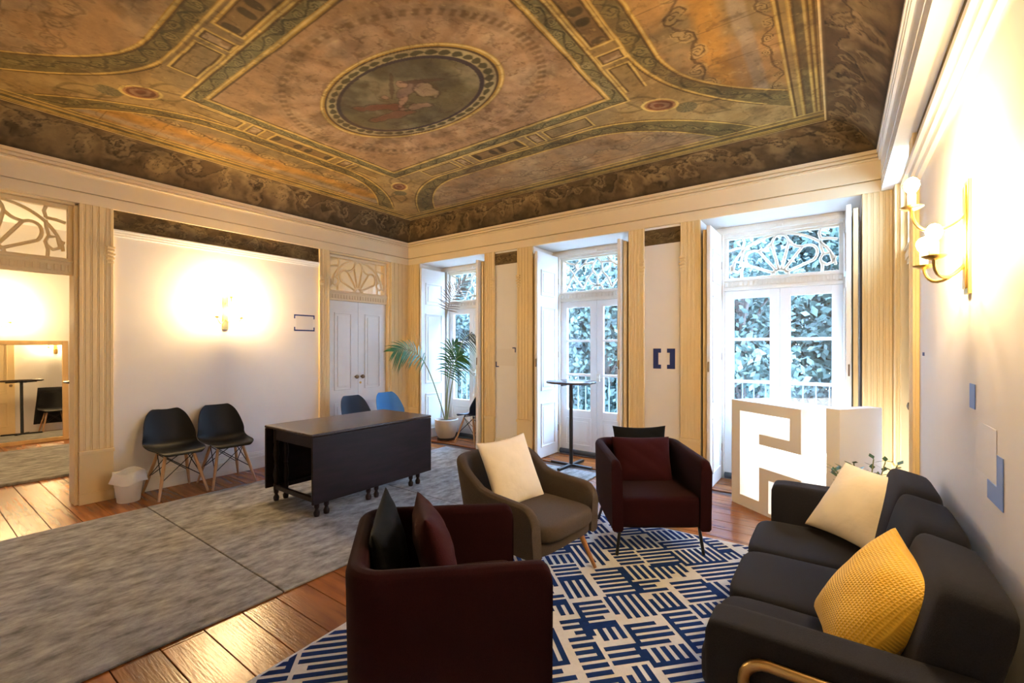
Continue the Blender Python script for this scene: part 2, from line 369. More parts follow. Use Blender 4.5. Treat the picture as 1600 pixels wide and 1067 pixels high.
CX, CY = -2.78, 2.42
FX0, FX1, FY0, FY1 = -5.39, -0.10, -0.17, 4.77
def paint_flat(X, Y):
    p = X-CX; q = Y-CY; ap = np.abs(p); aq = np.abs(q)
    n1 = fbm(X*1.3,Y*1.3,50); n2 = fbm(X*4,Y*4,60); n3 = fbm(X*14,Y*14,70,4)
    wob = (n2-.5)*.02; ap = ap+wob; aq = aq+wob*.7
    c = np.ones(X.shape+(3,))*np.array(TAN)
    c = over(c, OLIVE, sm(.42,.68,n1)*.35)
    # spandrels
    fo = 1.62+.40*np.maximum(aq-.45,0)**2; fi = 1.78+.65*np.maximum(aq-.6,0)**2
    go = 1.30+.47*np.maximum(ap-.85,0)**2; gi = 1.45+.60*np.maximum(ap-.8,0)**2
    spand = (ap < fo) & (aq < go)
    c = over(c, (.46,.33,.18), sm(.3,.6,n2)*spand*.6)
    rr = np.hypot((ap-1.60)*.8+(aq-1.27)*.6, ((aq-1.27)*.8-(ap-1.60)*.6)*1.5)
    for k in range(3):                                    # leaf sprays out of the medallion
        u_ = (ap-1.60)*math.cos(.64)+(aq-1.27)*math.sin(.64); v_ = -(ap-1.60)*math.sin(.64)+(aq-1.27)*math.cos(.64)
        c = over(c, (.14,.10,.05), (1-sm(.008,.02,np.abs(v_-(.05*k-.05)-.07*np.sin(u_*9+k*2))))*spand*(1-sm(.55,.7,np.abs(u_)))*.55)
    c = over(c, (.42,.22,.11), 1-sm(.135,.145,rr)); c = over(c, (.20,.075,.04), (1-sm(.10,.11,rr))); c = over(c, (.42,.27,.2), (1-sm(.012,.03,np.abs(rr-.055+(n3-.5)*.08)))*.6); c = stroke(c, rr-.14,.01,GOLDL)
    sh = np.hypot(ap-1.77, aq-1.43); c = over(c, (.17,.14,.09), 1-sm(.075,.085,sh)); c = over(c,(.32,.25,.15),(1-sm(.3,.6,np.abs(np.sin(np.arctan2(aq-1.43,ap-1.77)*7))))*(1-sm(.07,.08,sh))*.7)
    # side lunettes
    lun = ap > fi; c = over(c, (.44,.265,.125), lun*.9); c = over(c, PINK, lun*sm(.35,.65,n1)*.6)
    lt = lun.astype(float)
    c = over(c, (.24,.185,.125), lt*sm(.42,.62,fbm(X*2.2+5,Y*1.7,81))*.8); c = over(c, (.50,.27,.065), lt*(1-sm(.03,.12,np.abs(ap-2.13+(n1-.5)*.3)))*.75)
    c = over(c, (.40,.32,.30), lt*(1-sm(.03,.06,np.abs(ap-2.30)))*.7)
    for x0,w,pt_ in ((2.00,.085,.21),(2.42,.05,.16)):
        cb = scroll(c, aq+.03*np.sin(ap*9), ap-x0-.02*np.sin(aq*11), w, pt_, (.10,.06,.03), (.50,.36,.19), 8); c = np.where((lun & (np.abs(ap-x0) < w*1.2))[...,None], cb, c)
    c = over(c, (.13,.08,.04), lt*(1-sm(.004,.010,np.abs(((aq*2.6)%1)-.5)))*.6)
    # end lunettes
    lun2 = (aq > gi); l2 = lun2.astype(float)
    c = over(c, PINK, l2*.85); c = over(c, (.30,.22,.18), l2*sm(.45,.65,fbm(X*2.0,Y*3+8,91))*.6); c = over(c, (.52,.38,.29), l2*sm(.5,.7,n2)*.5)
    cb = scroll(c, ap, aq-1.82-.015*np.sin(ap*13), .09, .24, (.13,.08,.045), (.52,.38,.26), 9); c = np.where((lun2 & (np.abs(aq-1.82) < .11))[...,None], over(c*.45+cb*.55, (.3,.2,.12), np.zeros_like(X)), c)
    c = over(c, (.14,.09,.05), l2*(1-sm(.006,.014,np.abs(aq-2.05)))*.6)
    # green scroll bands round the lunettes
    bs = (ap > fo) & (ap < fi); be = (aq > go) & (aq < gi)
    mid = (fo+fi)/2; cb = over(c, OLIVE, np.ones_like(X)*.8); cb = scroll(cb, aq*1.15, ap-mid, .075, .17, (.07,.058,.03), (.33,.26,.13), 4); c = np.where(bs[...,None], cb, c)
    mid = (go+gi)/2; cb = over(c, OLIVE, np.ones_like(X)*.8); cb = scroll(cb, ap*1.15, aq-mid, .075, .17, (.07,.058,.03), (.33,.26,.13), 5); c = np.where((be & (ap < fi))[...,None], cb, c)
    for e in (ap-fo, ap-fi): c = np.where(((aq < go+.03) | (e > .1))[...,None] | (np.abs(e) > .05)[...,None], rail(c, np.where(aq < 1.75, e, 9), .015), c)
    for e in (aq-go, aq-gi): c = rail(c, np.where((ap < np.maximum(fi,2.0)-.02), e, 9), .015)
    # frame round the central panel
    dF = np.maximum(ap-1.29, aq-.93); fr = (dF > 0) & (dF < .125); along = np.where(ap-1.29 > aq-.93, q, p)
    cb = over(c, (.20,.17,.085), np.ones_like(X)*.9); cb = scroll(cb, along, dF-.065, .055, .13, (.06,.05,.03), (.36,.29,.15), 6); c = np.where(fr[...,None], cb, c)
    side = (ap > 1.415) & (ap < 1.62) & (aq < .93); end = (aq > 1.055) & (aq < 1.30) & (ap < 1.29)
    c = over(c, (.30,.205,.095), side*.7); c = over(c, (.30,.215,.13), end*.7)
    for (a_,t_,lo,hi,rg) in ((ap,aq,1.45,1.60,side),(aq,ap,1.09,1.26,end)):   # sunk panels with tablets
        box = np.maximum(np.abs(a_-(lo+hi)/2)-(hi-lo)/2, np.abs(t_)-.30)
        c = over(c, (.27,.17,.085), (box < 0)*rg*.9); c = np.where(rg[...,None], rail(c, box, .012), c)
        flr = np.sin(t_*30)*np.sin((a_-lo)/(hi-lo)*PI)+.5*(n3-.5); c = over(c, (.075,.055,.03), (box < -.02)*rg*sm(.35,.6,flr)*.85)
        tab = np.maximum(np.abs(a_-(lo+hi)/2)-(hi-lo)/2-.01, np.abs(t_-.46)-.055)
        c = over(c, (.50,.36,.26), (tab < 0)*rg*.9); c = over(c, (.25,.15,.08), (tab < -.012)*rg*sm(.45,.6,n3)*.8); c = np.where(rg[...,None], rail(c, tab, .010), c)
        ext = np.maximum(np.abs(a_-(lo+hi)/2)-(hi-lo)/2, np.abs(t_-.80)-.22); c = np.where(rg[...,None], rail(c, ext, .010), c)
    # central panel
    pan = dF < 0; pf = pan.astype(float)
    th = np.arctan2(q/.58, p); c = over(c, (.47,.30,.195), pf*.95); c = over(c, (.36,.215,.125), pf*sm(.35,.95,np.sin(th*26+(n1-.5)*3)*.5+.5)*.6)
    c = over(c, (.30,.165,.08), pf*sm(.52,.72,n1)*.5); c = over(c, (.56,.40,.27), pf*sm(.55,.75,n2)*.5); c = over(c, (.22,.12,.06), pf*sm(.66,.74,n3)*.6)
    e2 = np.sqrt((p/1.22)**2+(q/.84)**2)
    c = over(c, (.26,.16,.085), pf*(1-sm(.022,.034,np.abs(np.abs(e2-.95)-.035)))*.3)
    dot = np.sin(th*42); c = over(c, (.20,.12,.06), pf*(1-sm(.022,.034,np.abs(e2-.95)))*sm(-.1,.5,np.abs(dot)-.45)*.7)
    corner = pf*sm(1.0,1.06,e2); c = over(c, (.40,.235,.12), corner*.6)
    c = np.where((dF > -.05)[...,None], rail(c, dF, .018), c); c = rail(c, np.where(dF > 0, dF-.125, 9)*np.where((ap < 1.6) & (aq < 1.28),1,50), .012)
    # oval medallion
    e = np.sqrt((p/.86)**2+(q/.50)**2); thm = np.arctan2(q/.50, p/.86)
    c = over(c, (.27,.15,.07), (1-sm(.0,.10,e-1.0))*(e > 1)*.45)
    inner = e < 1.0
    c = over(c, (.43,.33,.19), inner*1.0)
    lt_ = np.mod(thm*40/(2*PI)+(n2-.5)*.5,1); rad = (e-.885)/.075
    c = over(c, (.30,.22,.12), inner*sm(.4,.7,n2)*.5)
    c = over(c, (.065,.058,.028), inner*sm(-.06,.16,.95*(lt_**.45)*(1-lt_)**.8*1.7-np.abs(rad)+(n3-.5)*.55-.10)*(np.abs(rad) < 1)*.88)
    c = stroke(c, (e-1.0)*.62, .017, (.45,.27,.07)); c = stroke(c, (e-1.012)*.62, .004, GOLDL); c = stroke(c, (e-.965)*.62, .005, (.10,.06,.03)); c = stroke(c, (e-.80)*.6, .018, (.075,.05,.055))
    pic = (e < .785).astype(float); cl = fbm(X*3.2,Y*3.2,110)
    c = over(c, (.175,.135,.075), pic); c = over(c, (.29,.235,.155), pic*sm(.40,.65,cl)*.9); c = over(c, (.09,.07,.045), pic*sm(.52,.72,fbm(X*2.5+3,Y*2.5,120))*.7)
    for (bx,by,rx,ry,an,rgb,al) in ((-.22,-.02,.26,.07,.5,(.22,.07,.04),.7),(-.30,.10,.24,.06,.25,(.24,.09,.055),.65),(-.05,.0,.13,.045,-.5,(.40,.24,.17),.85),(.10,-.08,.16,.05,-.2,(.24,.15,.13),.8),(.2,.02,.10,.10,0,(.42,.29,.21),.7),(-.12,-.12,.05,.05,0,(.40,.25,.18),.9),(.12,-.16,.045,.045,0,(.40,.25,.18),.9),(.28,-.1,.16,.02,.5,(.12,.07,.05),.8),(-.02,.12,.16,.05,.3,(.33,.20,.14),.8),(.02,-.17,.2,.02,-.7,(.12,.07,.05),.7)):
        u_ = (p-bx)*math.cos(an)+(q-by)*math.sin(an); v_ = -(p-bx)*math.sin(an)+(q-by)*math.cos(an); g = np.hypot(u_/rx,v_/ry)+(n2-.5)*1.1+(n3-.5)*.8
        c = over(c, rgb, pic*(1-sm(.7,1.05,g))*al); c = over(c, (.07,.04,.025), pic*(1-sm(.03,.10,np.abs(g-.95)))*.55)
    # outer rails next to the cove
    for a_,lo in ((np.minimum(X-FX0,FX1-X),0),(np.minimum(Y-FY0,FY1-Y),0)):
        c = over(c, (.40,.28,.14), (a_ < .205)*.95); 
        band = (a_ > .06) & (a_ < .13); cb = over(c, (.13,.105,.06), np.ones_like(X)*.85); cb = over(cb,(.30,.23,.13),sm(.45,.65,n3)*.5); c = np.where(band[...,None], cb, c)
        for e_ in (.03,.06,.135,.20): c = rail(c, a_-e_, .012)
    c = c*(.70+.60*n1[...,None])
    g5 = fbm(X*22,Y*22,150,4); g6 = fbm(X*5+(n2-.5)*2,Y*5,160,5)
    c = c*(1-.30*sm(.50,.72,g6)[...,None]*(e > 1.0)[...,None]); c = over(c, (.06,.035,.018), sm(.66,.78,g5)*.28*(e > 1)); c = over(c, (.60,.44,.24), sm(.72,.82,fbm(X*26+3,Y*26,170,3))*.25*(e > 1))
    vein = np.abs(fbm(X*3.5+(n3-.5)*.5,Y*3.5,180,4)-.5); c = over(c, (.07,.04,.02), (1-sm(.004,.016,vein))*.35)
    out = np.clip(dF*3,0,1)[...,None]; c = c*(1-out*.12)*np.array((1,.93,.74))**out*np.array((1.0,1.05,.96)); c = np.clip(c,0,1)**1.12*1.08
    st = sm(.60,.75,fbm(X*.9+7,Y*.9,140)); c = over(c, (.17,.095,.035), st*.4)
    return c
gx = np.arange(FX0, FX1+.001, (FX1-FX0)/690); gy = np.arange(FY0, FY1+.001, (FY1-FY0)/640)
GX,GY = np.meshgrid(gx,gy,indexing='ij'); PP = np.stack([GX,GY,np.full_like(GX,ZFLAT)],-1)
ceiling = painted('ceiling', PP, paint_flat(GX,GY)); struct(ceiling, 'old painted ceiling with an oval medallion and gilt scroll borders', 'ceiling')
CO = {'left':((XL+.068,ZC1),(FX0,ZFLAT)),'window':((YW-.068,ZC1),(FY1,ZFLAT)),'right':((XR-.143,ZC1),(FX1,ZFLAT)),'back':((YB+.068,ZC1),(FY0,ZFLAT))}
def cove(name, ends0, ends1, seed):
    """ends0: two lower corners, ends1: two upper corners"""
    n = 560; k = 44; t = np.linspace(0,1,n)[:,None]; h = np.linspace(0,1,k)[None,:]
    lo = np.array(ends0[0])+(np.array(ends0[1])-np.array(ends0[0]))*t[...,None]; hi = np.array(ends1[0])+(np.array(ends1[1])-np.array(ends1[0]))*t[...,None]
    P = lo*(1-h[...,None])+hi*h[...,None]; P[...,2] = ZC1+(ZFLAT-ZC1)*np.sin(h*PI/2)**.9
    Lh = np.linalg.norm(np.array(ends0[1])-np.array(ends0[0])); a = t*Lh+0*h; hh = h+0*t
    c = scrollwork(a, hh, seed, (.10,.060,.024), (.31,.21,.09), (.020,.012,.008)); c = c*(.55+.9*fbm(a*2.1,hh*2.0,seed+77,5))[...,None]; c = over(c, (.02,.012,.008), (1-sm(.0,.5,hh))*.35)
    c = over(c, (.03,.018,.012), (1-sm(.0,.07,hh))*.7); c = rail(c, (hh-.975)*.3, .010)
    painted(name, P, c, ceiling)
x0,x1,y0,y1 = XL+.068, XR-.143, YB+.068, YW-.068
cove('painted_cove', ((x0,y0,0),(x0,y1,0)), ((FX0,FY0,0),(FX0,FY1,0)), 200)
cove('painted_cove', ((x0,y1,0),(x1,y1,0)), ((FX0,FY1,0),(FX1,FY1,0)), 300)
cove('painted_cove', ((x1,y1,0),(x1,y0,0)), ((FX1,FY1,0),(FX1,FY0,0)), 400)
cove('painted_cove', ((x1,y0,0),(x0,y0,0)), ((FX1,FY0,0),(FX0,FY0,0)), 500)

# painted friezes and the white mouldings under them
def frieze(f, s0, s1, z0, z1, d, seed, label):
    n = max(40,int((s1-s0)/.008)); k = 26; t = np.linspace(s0,s1,n); h = np.linspace(0,1,k); A,Hh = np.meshgrid(t,h,indexing='ij')
    P = np.array([[f(a,d,z0+(z1-z0)*b_) for b_ in h] for a in t]); C_ = scrollwork(A*1.7, Hh, seed, (.10,.065,.028), (.25,.18,.08), (.03,.02,.012))
    o = painted(trim_name(), P, C_); struct(o, label, 'frieze'); return o
def moulding(f, s0, s1, z0, z1, label, d=.03, m='white_paint'):
    b = MB(); h = z1-z0
    lbox(b,f,s0,s1,0,d,z0+h*.72,z1); lbox(b,f,s0,s1,0,d*.7,z0+h*.36,z0+h*.72); lbox(b,f,s0,s1,0,d*.4,z0,z0+h*.36)
    struct(b.build(trim_name(), M[m], bevel=.003), label, 'moulding')
frieze(fL, 1.27, 3.39, 2.585, 2.77, .004, 610, 'dark painted frieze above the two black chairs'); moulding(fL, 1.27, 3.39, 2.52, 2.585, 'white moulding under the long dark frieze')
frieze(fW, -3.873, -3.49, 2.585, 2.745, .006, 620, 'small dark painted panel between left and middle windows'); frieze(fW, -1.757, -1.362, 2.575, 2.745, .006, 630, 'small dark painted panel between middle and right windows')
frieze(fR, YB, 3.80, 2.585, 2.77, .012, 640, 'dark painted frieze above the sofa'); moulding(fR, YB, 3.82, 2.46, 2.585, 'stepped white moulding above the sofa', d=.06)

# pilasters, pedestals, skirtings
def pilaster(f, s0, s1, label, inner=0, zt=ZC0, ped=.49, m='cream'):
    root = empty(trim_name()); struct(root, label, 'pilaster')
    w = s1-s0; b = MB(); lbox(b,f,s0,s1,0,.018,ped,zt)
    edges = [0,.10,.17,.30,.37,.50,.57,.70,.77,.90,1.0]; dep = [.033,.029,.031,.028,.032,.028,.032,.028,.031,.034]
    for a,c,d_ in zip(edges,edges[1:],dep): lbox(b,f,s0+w*a,s0+w*c,.018,d_,ped+.002,zt)
    b.build('shaft', M[m], root, bevel=.0025, seg=1)
    b = MB(); lbox(b,f,s0-.004,s1+.004,0,.040,0,.10); lbox(b,f,s0,s1,0,.036,.10,ped-.035); lbox(b,f,s0-.006,s1+.006,0,.046,ped-.035,ped)
    b.build('pedestal', M[m], root, bevel=.003)
    if inner:
        sx = s1 if inner > 0 else s0; g = .012*inner; b = MB()
        for i,(zz,e) in enumerate(((2.40,.9),(2.372,.5),(2.335,1.2),(2.30,.7),(2.262,.4))): lbox(b,f,min(sx-.05*inner,sx+g*e),max(sx-.05*inner,sx+g*e),.03,.05-.003*i,zz-.011,zz+.011)
        b.build('bracket', M[m], root, bevel=.004)
pilaster(fL, 1.03, 1.27, 'cream fluted pilaster beside the white bin', 1)
pilaster(fL, YB, D1[0], 'cream fluted pilaster on the near side of the open doorway', -1)
pilaster(fL, 3.39, 3.53, 'slim cream pilaster left of the closed double door', -1)
pilaster(fL, 4.585, YW, 'cream corner pilaster right of the closed double door')
pilaster(fW, XL+.036, WIN[0][0], 'cream corner pilaster left of the palm window')
pilaster(fW, WIN[0][1], -3.873, 'cream pilaster just right of the palm window', 1)
pilaster(fW, -3.482, WIN[1][0], 'cream pilaster just left of the bar table window', -1)
pilaster(fW, WIN[1][1], -1.757, 'cream pilaster just right of the bar table window', 1)
pilaster(fW, -1.362, WIN[2][0], 'cream pilaster just left of the widest window', -1)
pilaster(fW, WIN[2][1], XR-.036, 'cream corner pilaster right of the widest window')
pilaster(fR, D3[1]+.0, YW, 'narrow cream casing in the right corner'); pilaster(fR, 3.70, D3[0], 'cream casing at the end of the sofa wall')
def skirting(f, s0, s1, name, label, h=.20, d=.03):
    b = MB(); lbox(b,f,s0,s1,0,d,0,h*.72); lbox(b,f,s0,s1,0,d*.7,h*.72,h*.9); lbox(b,f,s0,s1,0,d*.4,h*.9,h)
    struct(b.build(name, M['oldwhite'], bevel=.003), label, 'baseboard')
skirting(fL, 1.275, 3.385, 'baseboard_left', 'old white skirting behind the two black chairs')
skirting(fR, YB, 3.69, 'baseboard_right', 'old white skirting behind the sofa')
skirting(fB, XL, XR, 'baseboard_back', 'old white skirting behind the viewer')
skirting(fW, -3.868, -3.488, 'baseboard_window_left', 'short skirting on the pier beside the palm window'); skirting(fW, -1.752, -1.367, 'baseboard_window_right', 'short skirting on the pier with the two navy brackets')

# ------------------------------------------------------------------ tracery and dentils
def arc(cx,cz,rx,rz,a0,a1,n=12): return [(cx+rx*math.cos(math.radians(a0+(a1-a0)*i/n)), cz+rz*math.sin(math.radians(a0+(a1-a0)*i/n))) for i in range(n+1)]
def fan(w, h):
    """fan light: list of polylines in (s,z), s -w..w, z 0..h"""
    L_ = []; R_ = h*.80
    A = [22,52,76,104,128,158]; pt = lambda a,r: (r*math.cos(math.radians(a))*w/h*.82, r*math.sin(math.radians(a)))
    for a in A: L_.append([pt(a,.05), pt(a,R_)])
    for a0,a1,up in ((22,52,.17),(76,104,.20),(128,158,.17)):
        L_.append([pt(a0+(a1-a0)*t,R_+h*up*math.sin(PI*t)**.8) for t in np.linspace(0,1,9)])
    for a0,a1 in ((52,76),(104,128)): L_.append([pt(a0+(a1-a0)*t,R_-h*.05*math.sin(PI*t)) for t in np.linspace(0,1,6)])
    L_.append([(x_,z_) for x_,z_ in arc(0,.0,w*.98,h*1.0,8,172,26)])
    for sg in (-1,1):
        L_.append([(sg*w*.72,h),(sg*w*.69,h*.90),(sg*w*.72,h*.77)]); L_.append([(sg*w,h*.72),(sg*w*.86,h*.76),(sg*w*.72,h*.77)])
        L_.append([(sg*w*.74,0),(sg*w*.75,h*.14),(sg*w*.71,h*.30),(sg*w*.76,h*.42),(sg*w*.72,h*.60),(sg*w*.72,h*.72)])
        L_.append([(sg*w*.74,h*.22),(sg*w*.82,h*.15),(sg*w*.92,h*.20),(sg*w*.97,h*.34)]); L_.append([(sg*w*.76,h*.40),(sg*w*.88,h*.42),(sg*w*.92,h*.22)])
    L_.append(arc(0,0,.075,.06,0,180,10)); return L_
def gothic(w, h):
    L_ = []; 
    L_.append([(0,h*.98),(-w*.13,h*.80),(-w*.15,h*.62),(0,h*.40),(w*.15,h*.62),(w*.13,h*.80),(0,h*.98)])
    for sg in (-1,1):
        L_.append([(sg*w*.98,h*.02),(sg*w*.72,h*.52),(sg*w*.62,h*.66),(sg*w*.40,h*.82),(sg*w*.13,h*.84)])
        L_.append([(sg*w*.72,h*.52),(sg*w*.42,h*.06)]); L_.append([(sg*w*.98,h*.62),(sg*w*.80,h*.68),(sg*w*.72,h*.55)])
        L_.append([(sg*w*.62,h*.66),(sg*w*.66,h*.84),(sg*w*.52,h*.98)]); L_.append([(sg*w*.42,h*.06),(sg*w*.30,h*.36),(sg*w*.14,h*.56)])
        L_.append([(sg*w*.66,h*.84),(sg*w*.85,h*.90),(sg*w,h*.98)]); L_.append([(sg*w*.30,h*.36),(sg*w*.16,h*.20),(0,h*.12)]); L_.append([(sg*w*.40,h*.82),(sg*w*.30,h*.98)])
    L_.append([(0,h*.40),(0,h*.02)]); L_.append(arc(0,0,.08,.06,0,180,10)); return L_
def transom(root, f, c, w, z0, h, d, pattern, m, dz=.115, dent=True):
    """tracery, pane and the toothed rail below it; c centre, w half width, d depth of the glass plane from the wall"""
    b = MB()
    for pl in pattern(w-.01,h):
        cl = [(min(max(s_,-w),w),min(max(z_,0),h)) for s_,z_ in pl]
        b.tube([f(c+s_,d,z0+z_) for s_,z_ in cl], .0145, 6)
    b.build('tracery', m, root, smooth=True)
    b = MB(); t = .035
    lbox(b,f,c-w-t,c-w,d-.03,d+.03,z0-.02,z0+h+t); lbox(b,f,c+w,c+w+t,d-.03,d+.03,z0-.02,z0+h+t); lbox(b,f,c-w,c+w,d-.03,d+.03,z0+h,z0+h+t); lbox(b,f,c-w,c+w,d-.03,d+.03,z0-.02,z0)
    b.build('transom_frame', m, root, bevel=.004)
    b = MB(); lbox(b,f,c-w,c+w,d-.008,d-.004,z0,z0+h); b.build('pane', M['glass'], root)
    b = MB(); lbox(b,f,c-w-t,c+w+t,d-.03,d+.034,z0-dz,z0-.02); lbox(b,f,c-w-t-.01,c+w+t+.01,d-.03,d+.052,z0-.036,z0-.018)
    n = 22
    for i in range(n):
        s_ = c-w-t+(i+.5)*(2*w+2*t)/n; lbox(b,f,s_-.013,s_+.013,d+.034,d+.046,z0-dz*.80,z0-dz*.42)
    b.build('dentil_rail', m, root, bevel=.002, seg=1)

# ------------------------------------------------------------------ French windows with shutters
def raised(b, f, s0,s1,z0,z1,d,sg=1):
    """raised-and-fielded panel proud of plane d"""
    t = .018
    for (a,c,e,g) in ((s0,s1,z0,z0+t),(s0,s1,z1-t,z1),(s0,s0+t,z0+t,z1-t),(s1-t,s1,z0+t,z1-t)): lbox(b,f,a,c,d,d+.012*sg,e,g)
    lbox(b,f,s0+.05,s1-.05,d,d+.009*sg,z0+.05,z1-.05)
WLAB = ['palm window with a navy chair in its bay','bar table window in the middle of the wall','widest window behind the white sign counter']
def make_window(i, pattern):
    x0,x1 = WIN[i]; c = (x0+x1)/2; root = empty('window_%d' % (i+1)); struct(root, 'white French '+WLAB[i], 'window')
    yd = 5.50; f = lambda s,d,z: (s, yd-d, z); w = .535
    b = MB(); 
    for a,e in ((x0,c-w),(c+w,x1)): b.box(a,e,yd-.05,yd+.12,0,ZC0); 
    b.box(c-w,c+w,yd-.06,yd+.12,2.66,ZC0); b.box(c-w,c+w,yd-.05,yd+.1,2.07,2.10)
    for a in (c-w-.03,c+w): b.box(a,a+.03,yd-.075,yd-.05,0,2.70)
    b.box(x0,x1,yd-.085,yd-.05,2.695,2.735); b.build('frame', M['oldwhite'], root, bevel=.004)
    MB().box(c-.03,c+.03,yd-.10,yd-.085,2.70,2.73).build('latch_plate', M['oldwhite'], root, bevel=.004)
    transom(root, f, c, w-.035, 2.21, .43, 0, pattern, M['oldwhite'])
    for sg in (-1,1):
        a,e = (c-w,c-.002) if sg < 0 else (c+.002,c+w); st = .092; b = MB()
        lf = MB().box(a,a+st,yd-.022,yd+.022,.03,2.068).box(e-st,e,yd-.022,yd+.022,.03,2.068)
        lf.box(a+st,e-st,yd-.022,yd+.022,1.985,2.068).box(a+st,e-st,yd-.022,yd+.022,.03,.60)
        for zz in (1.075,1.535): lf.box(a+st,e-st,yd-.018,yd+.018,zz-.016,zz+.016)
        raised(lf, f, a+.075,e-.075,.12,.50,.022)
        leaf = lf.build('leaf', M['white_paint'], root, bevel=.003)
        for z0,z1 in ((.60,1.059),(1.091,1.519),(1.551,1.985)): MB().box(a+st,e-st,yd-.003,yd+.003,z0,z1).build('pane', M['glass'], leaf)
        if sg > 0: MB().box(a+.005,a+.05,yd-.045,yd-.022,1.0,1.10).tube([(a+.03,yd-.04,1.05),(a+.03,yd-.075,1.05),(a+.12,yd-.075,1.045)],.008).build('handle', M['oldwhite'], leaf, bevel=.002)
    MB().tube([(c-w+.01,yd-.06,.035),(c,yd-.066,.035),(c+w-.01,yd-.06,.035)],.034,10).build('draught_roll', M['draft'], root, smooth=True)
    for sg in (-1,1):                                      # folded shutters along the sides of the bay
        xs_ = x0+.112 if sg < 0 else x1-.112; g = lambda s,d,z,sg=sg,xs_=xs_: (xs_-sg*d, s, z)
        b = MB(); lbox(b,g,4.875,5.395,-.036,0,.012,2.685)
        for z0,z1 in ((2.12,2.46),(.88,1.98),(.15,.72)): raised(b,g,4.96,5.32,z0,z1,0)
        sh = b.build('shutter', M['white_paint'], root, bevel=.003)
        b = MB()
        for zz in (.35,1.35,2.35): b.tube([g(5.40,-.004,zz-.04),g(5.40,-.004,zz+.04)],.009,8)
        b.tube([g(4.90,-.02,1.30),g(4.868,-.02,1.30),g(4.868,-.02,1.20)],.006,6); b.build('hinge', M['bronze'], sh)
        b = MB(); lbox(b,g,4.93,5.40,-.085,-.05,.012,2.66); b.build('shutter_back_leaf', M['cream'], root, bevel=.003)
make_window(0, gothic); make_window(1, gothic); make_window(2, fan)

# ------------------------------------------------------------------ doors
def casing(root, f, D, d):
    b = MB(); lbox(b,f,D[0],D[0]+.03,d-.12,.0,0,ZC0); lbox(b,f,D[1]-.03,D[1],d-.12,.0,0,ZC0); lbox(b,f,D[0],D[1],d-.12,0,2.745,ZC0)
    b.build('casing', M['cream'], root, bevel=.004)
def double_door(n, f, D, label, d=-.07, knobs=True):
    root = empty('door_%d' % n); struct(root, label, 'door'); casing(root, f, D, d); c = (D[0]+D[1])/2; w = (D[1]-D[0])/2-.03
    transom(root, f, c, w-.035, 2.25, .455, d, fan, M['cream_light'], dz=.14)
    for a,e,sg in ((c-w,c-.002,-1),(c+.002,c+w,1)):
        b = MB(); lbox(b,f,a,e,d-.04,d,.005,2.108); g = lambda s,dd,z: f(s,dd,z)
        for z0,z1 in ((.84,1.94),(.16,.66)): raised(b,f,a+.11,e-.11,z0,z1,d)
        lf = b.build('leaf', M['white_paint'], root, bevel=.003)
        k = c+sg*.05; kb = MB(); kb.tube([f(k,d,1.02),f(k,d+.03,1.02),f(k,d+.032,1.02),f(k,d+.045,1.02),f(k,d+.062,1.02),f(k,d+.068,1.02)],[.011,.011,.024,.030,.026,.008],12)
        kb.build('knob', M['bronze'], lf, smooth=True)
        if sg > 0: MB().tube([f(k-.01,d,.93),f(k-.01,d+.006,.93)],.017,12).build('keyhole_plate', M['brass'], lf)
double_door(1, fL, D2, 'white panelled double door under a fan light behind the table')
double_door(2, fR, D3, 'closed panelled door in the right corner')
root = empty('door_3'); struct(root, 'open cream doorway with a fan light leading to the mirror room', 'door'); casing(root, fL, D1, -.07)
transom(root, fL, (D1[0]+D1[1])/2, (D1[1]-D1[0])/2-.065, 2.26, .45, -.07, fan, M['cream'], dz=.15)
for a,e in ((D1[1]+.01,D1[1]+.52),(D1[0]-.52,D1[0]-.01)):
    b = MB(); lbox(b,fO,a,e,.006,.046,.008,2.10)
    for z0,z1 in ((.84,1.94),(.16,.66)): raised(b,fO,a+.10,e-.10,z0,z1,.046)
    lf = b.build('leaf', M['cream'], root, bevel=.003)
    MB().tube([fO(e-.06,.046,1.0),fO(e-.06,.08,1.0),fO(e-.06,.082,1.0),fO(e-.06,.11,1.0)],[.01,.01,.026,.022],10).build('knob', M['bronze'], lf, smooth=True)

# ------------------------------------------------------------------ wall sconces (three candle arms); origin at the foot of the plate, local +x out of the wall
def make_sconce():
    r = empty('wall_sconce')
    MB().box(0,.012,-.034,.034,0,.43).box(.012,.018,-.024,.024,.02,.41).build('back_plate', M['brass'], r, bevel=.003)
    def arm(y, reach, zb, zc):
        pts = []
        for t in np.linspace(0,1,11):
            pts.append((.015+reach*math.sin(t*PI/2)**1.2, y*t**.8, zb-(.055)*math.sin(t*PI)+(zc-zb)*t**2.2))
        a = MB().tube(pts,.0065,8).build('arm', M['brass'], r, smooth=True)
        x_,y_,z_ = pts[-1]
        MB().lathe([(.006,-.004),(.024,.002),(.037,.010),(.038,.013),(.022,.006),(.010,.004),(.010,.012)],(x_,y_,z_),16).build('drip_pan', M['brass'], a, smooth=True)
        MB().lathe([(.0135,.006),(.0135,.062),(.012,.064)],(x_,y_,z_),12).build('candle_sleeve', M['candle'], a, smooth=True)
        MB().lathe([(.009,.062),(.012,.070),(.020,.082),(.025,.097),(.023,.112),(.015,.124),(.004,.130)],(x_,y_,z_),12).build('bulb', M['bulb'], r, smooth=True)
    arm(.125,.10,.115,.125); arm(-.125,.10,.115,.125); arm(0,.15,.30,.345)
    return r
SC = make_sconce()
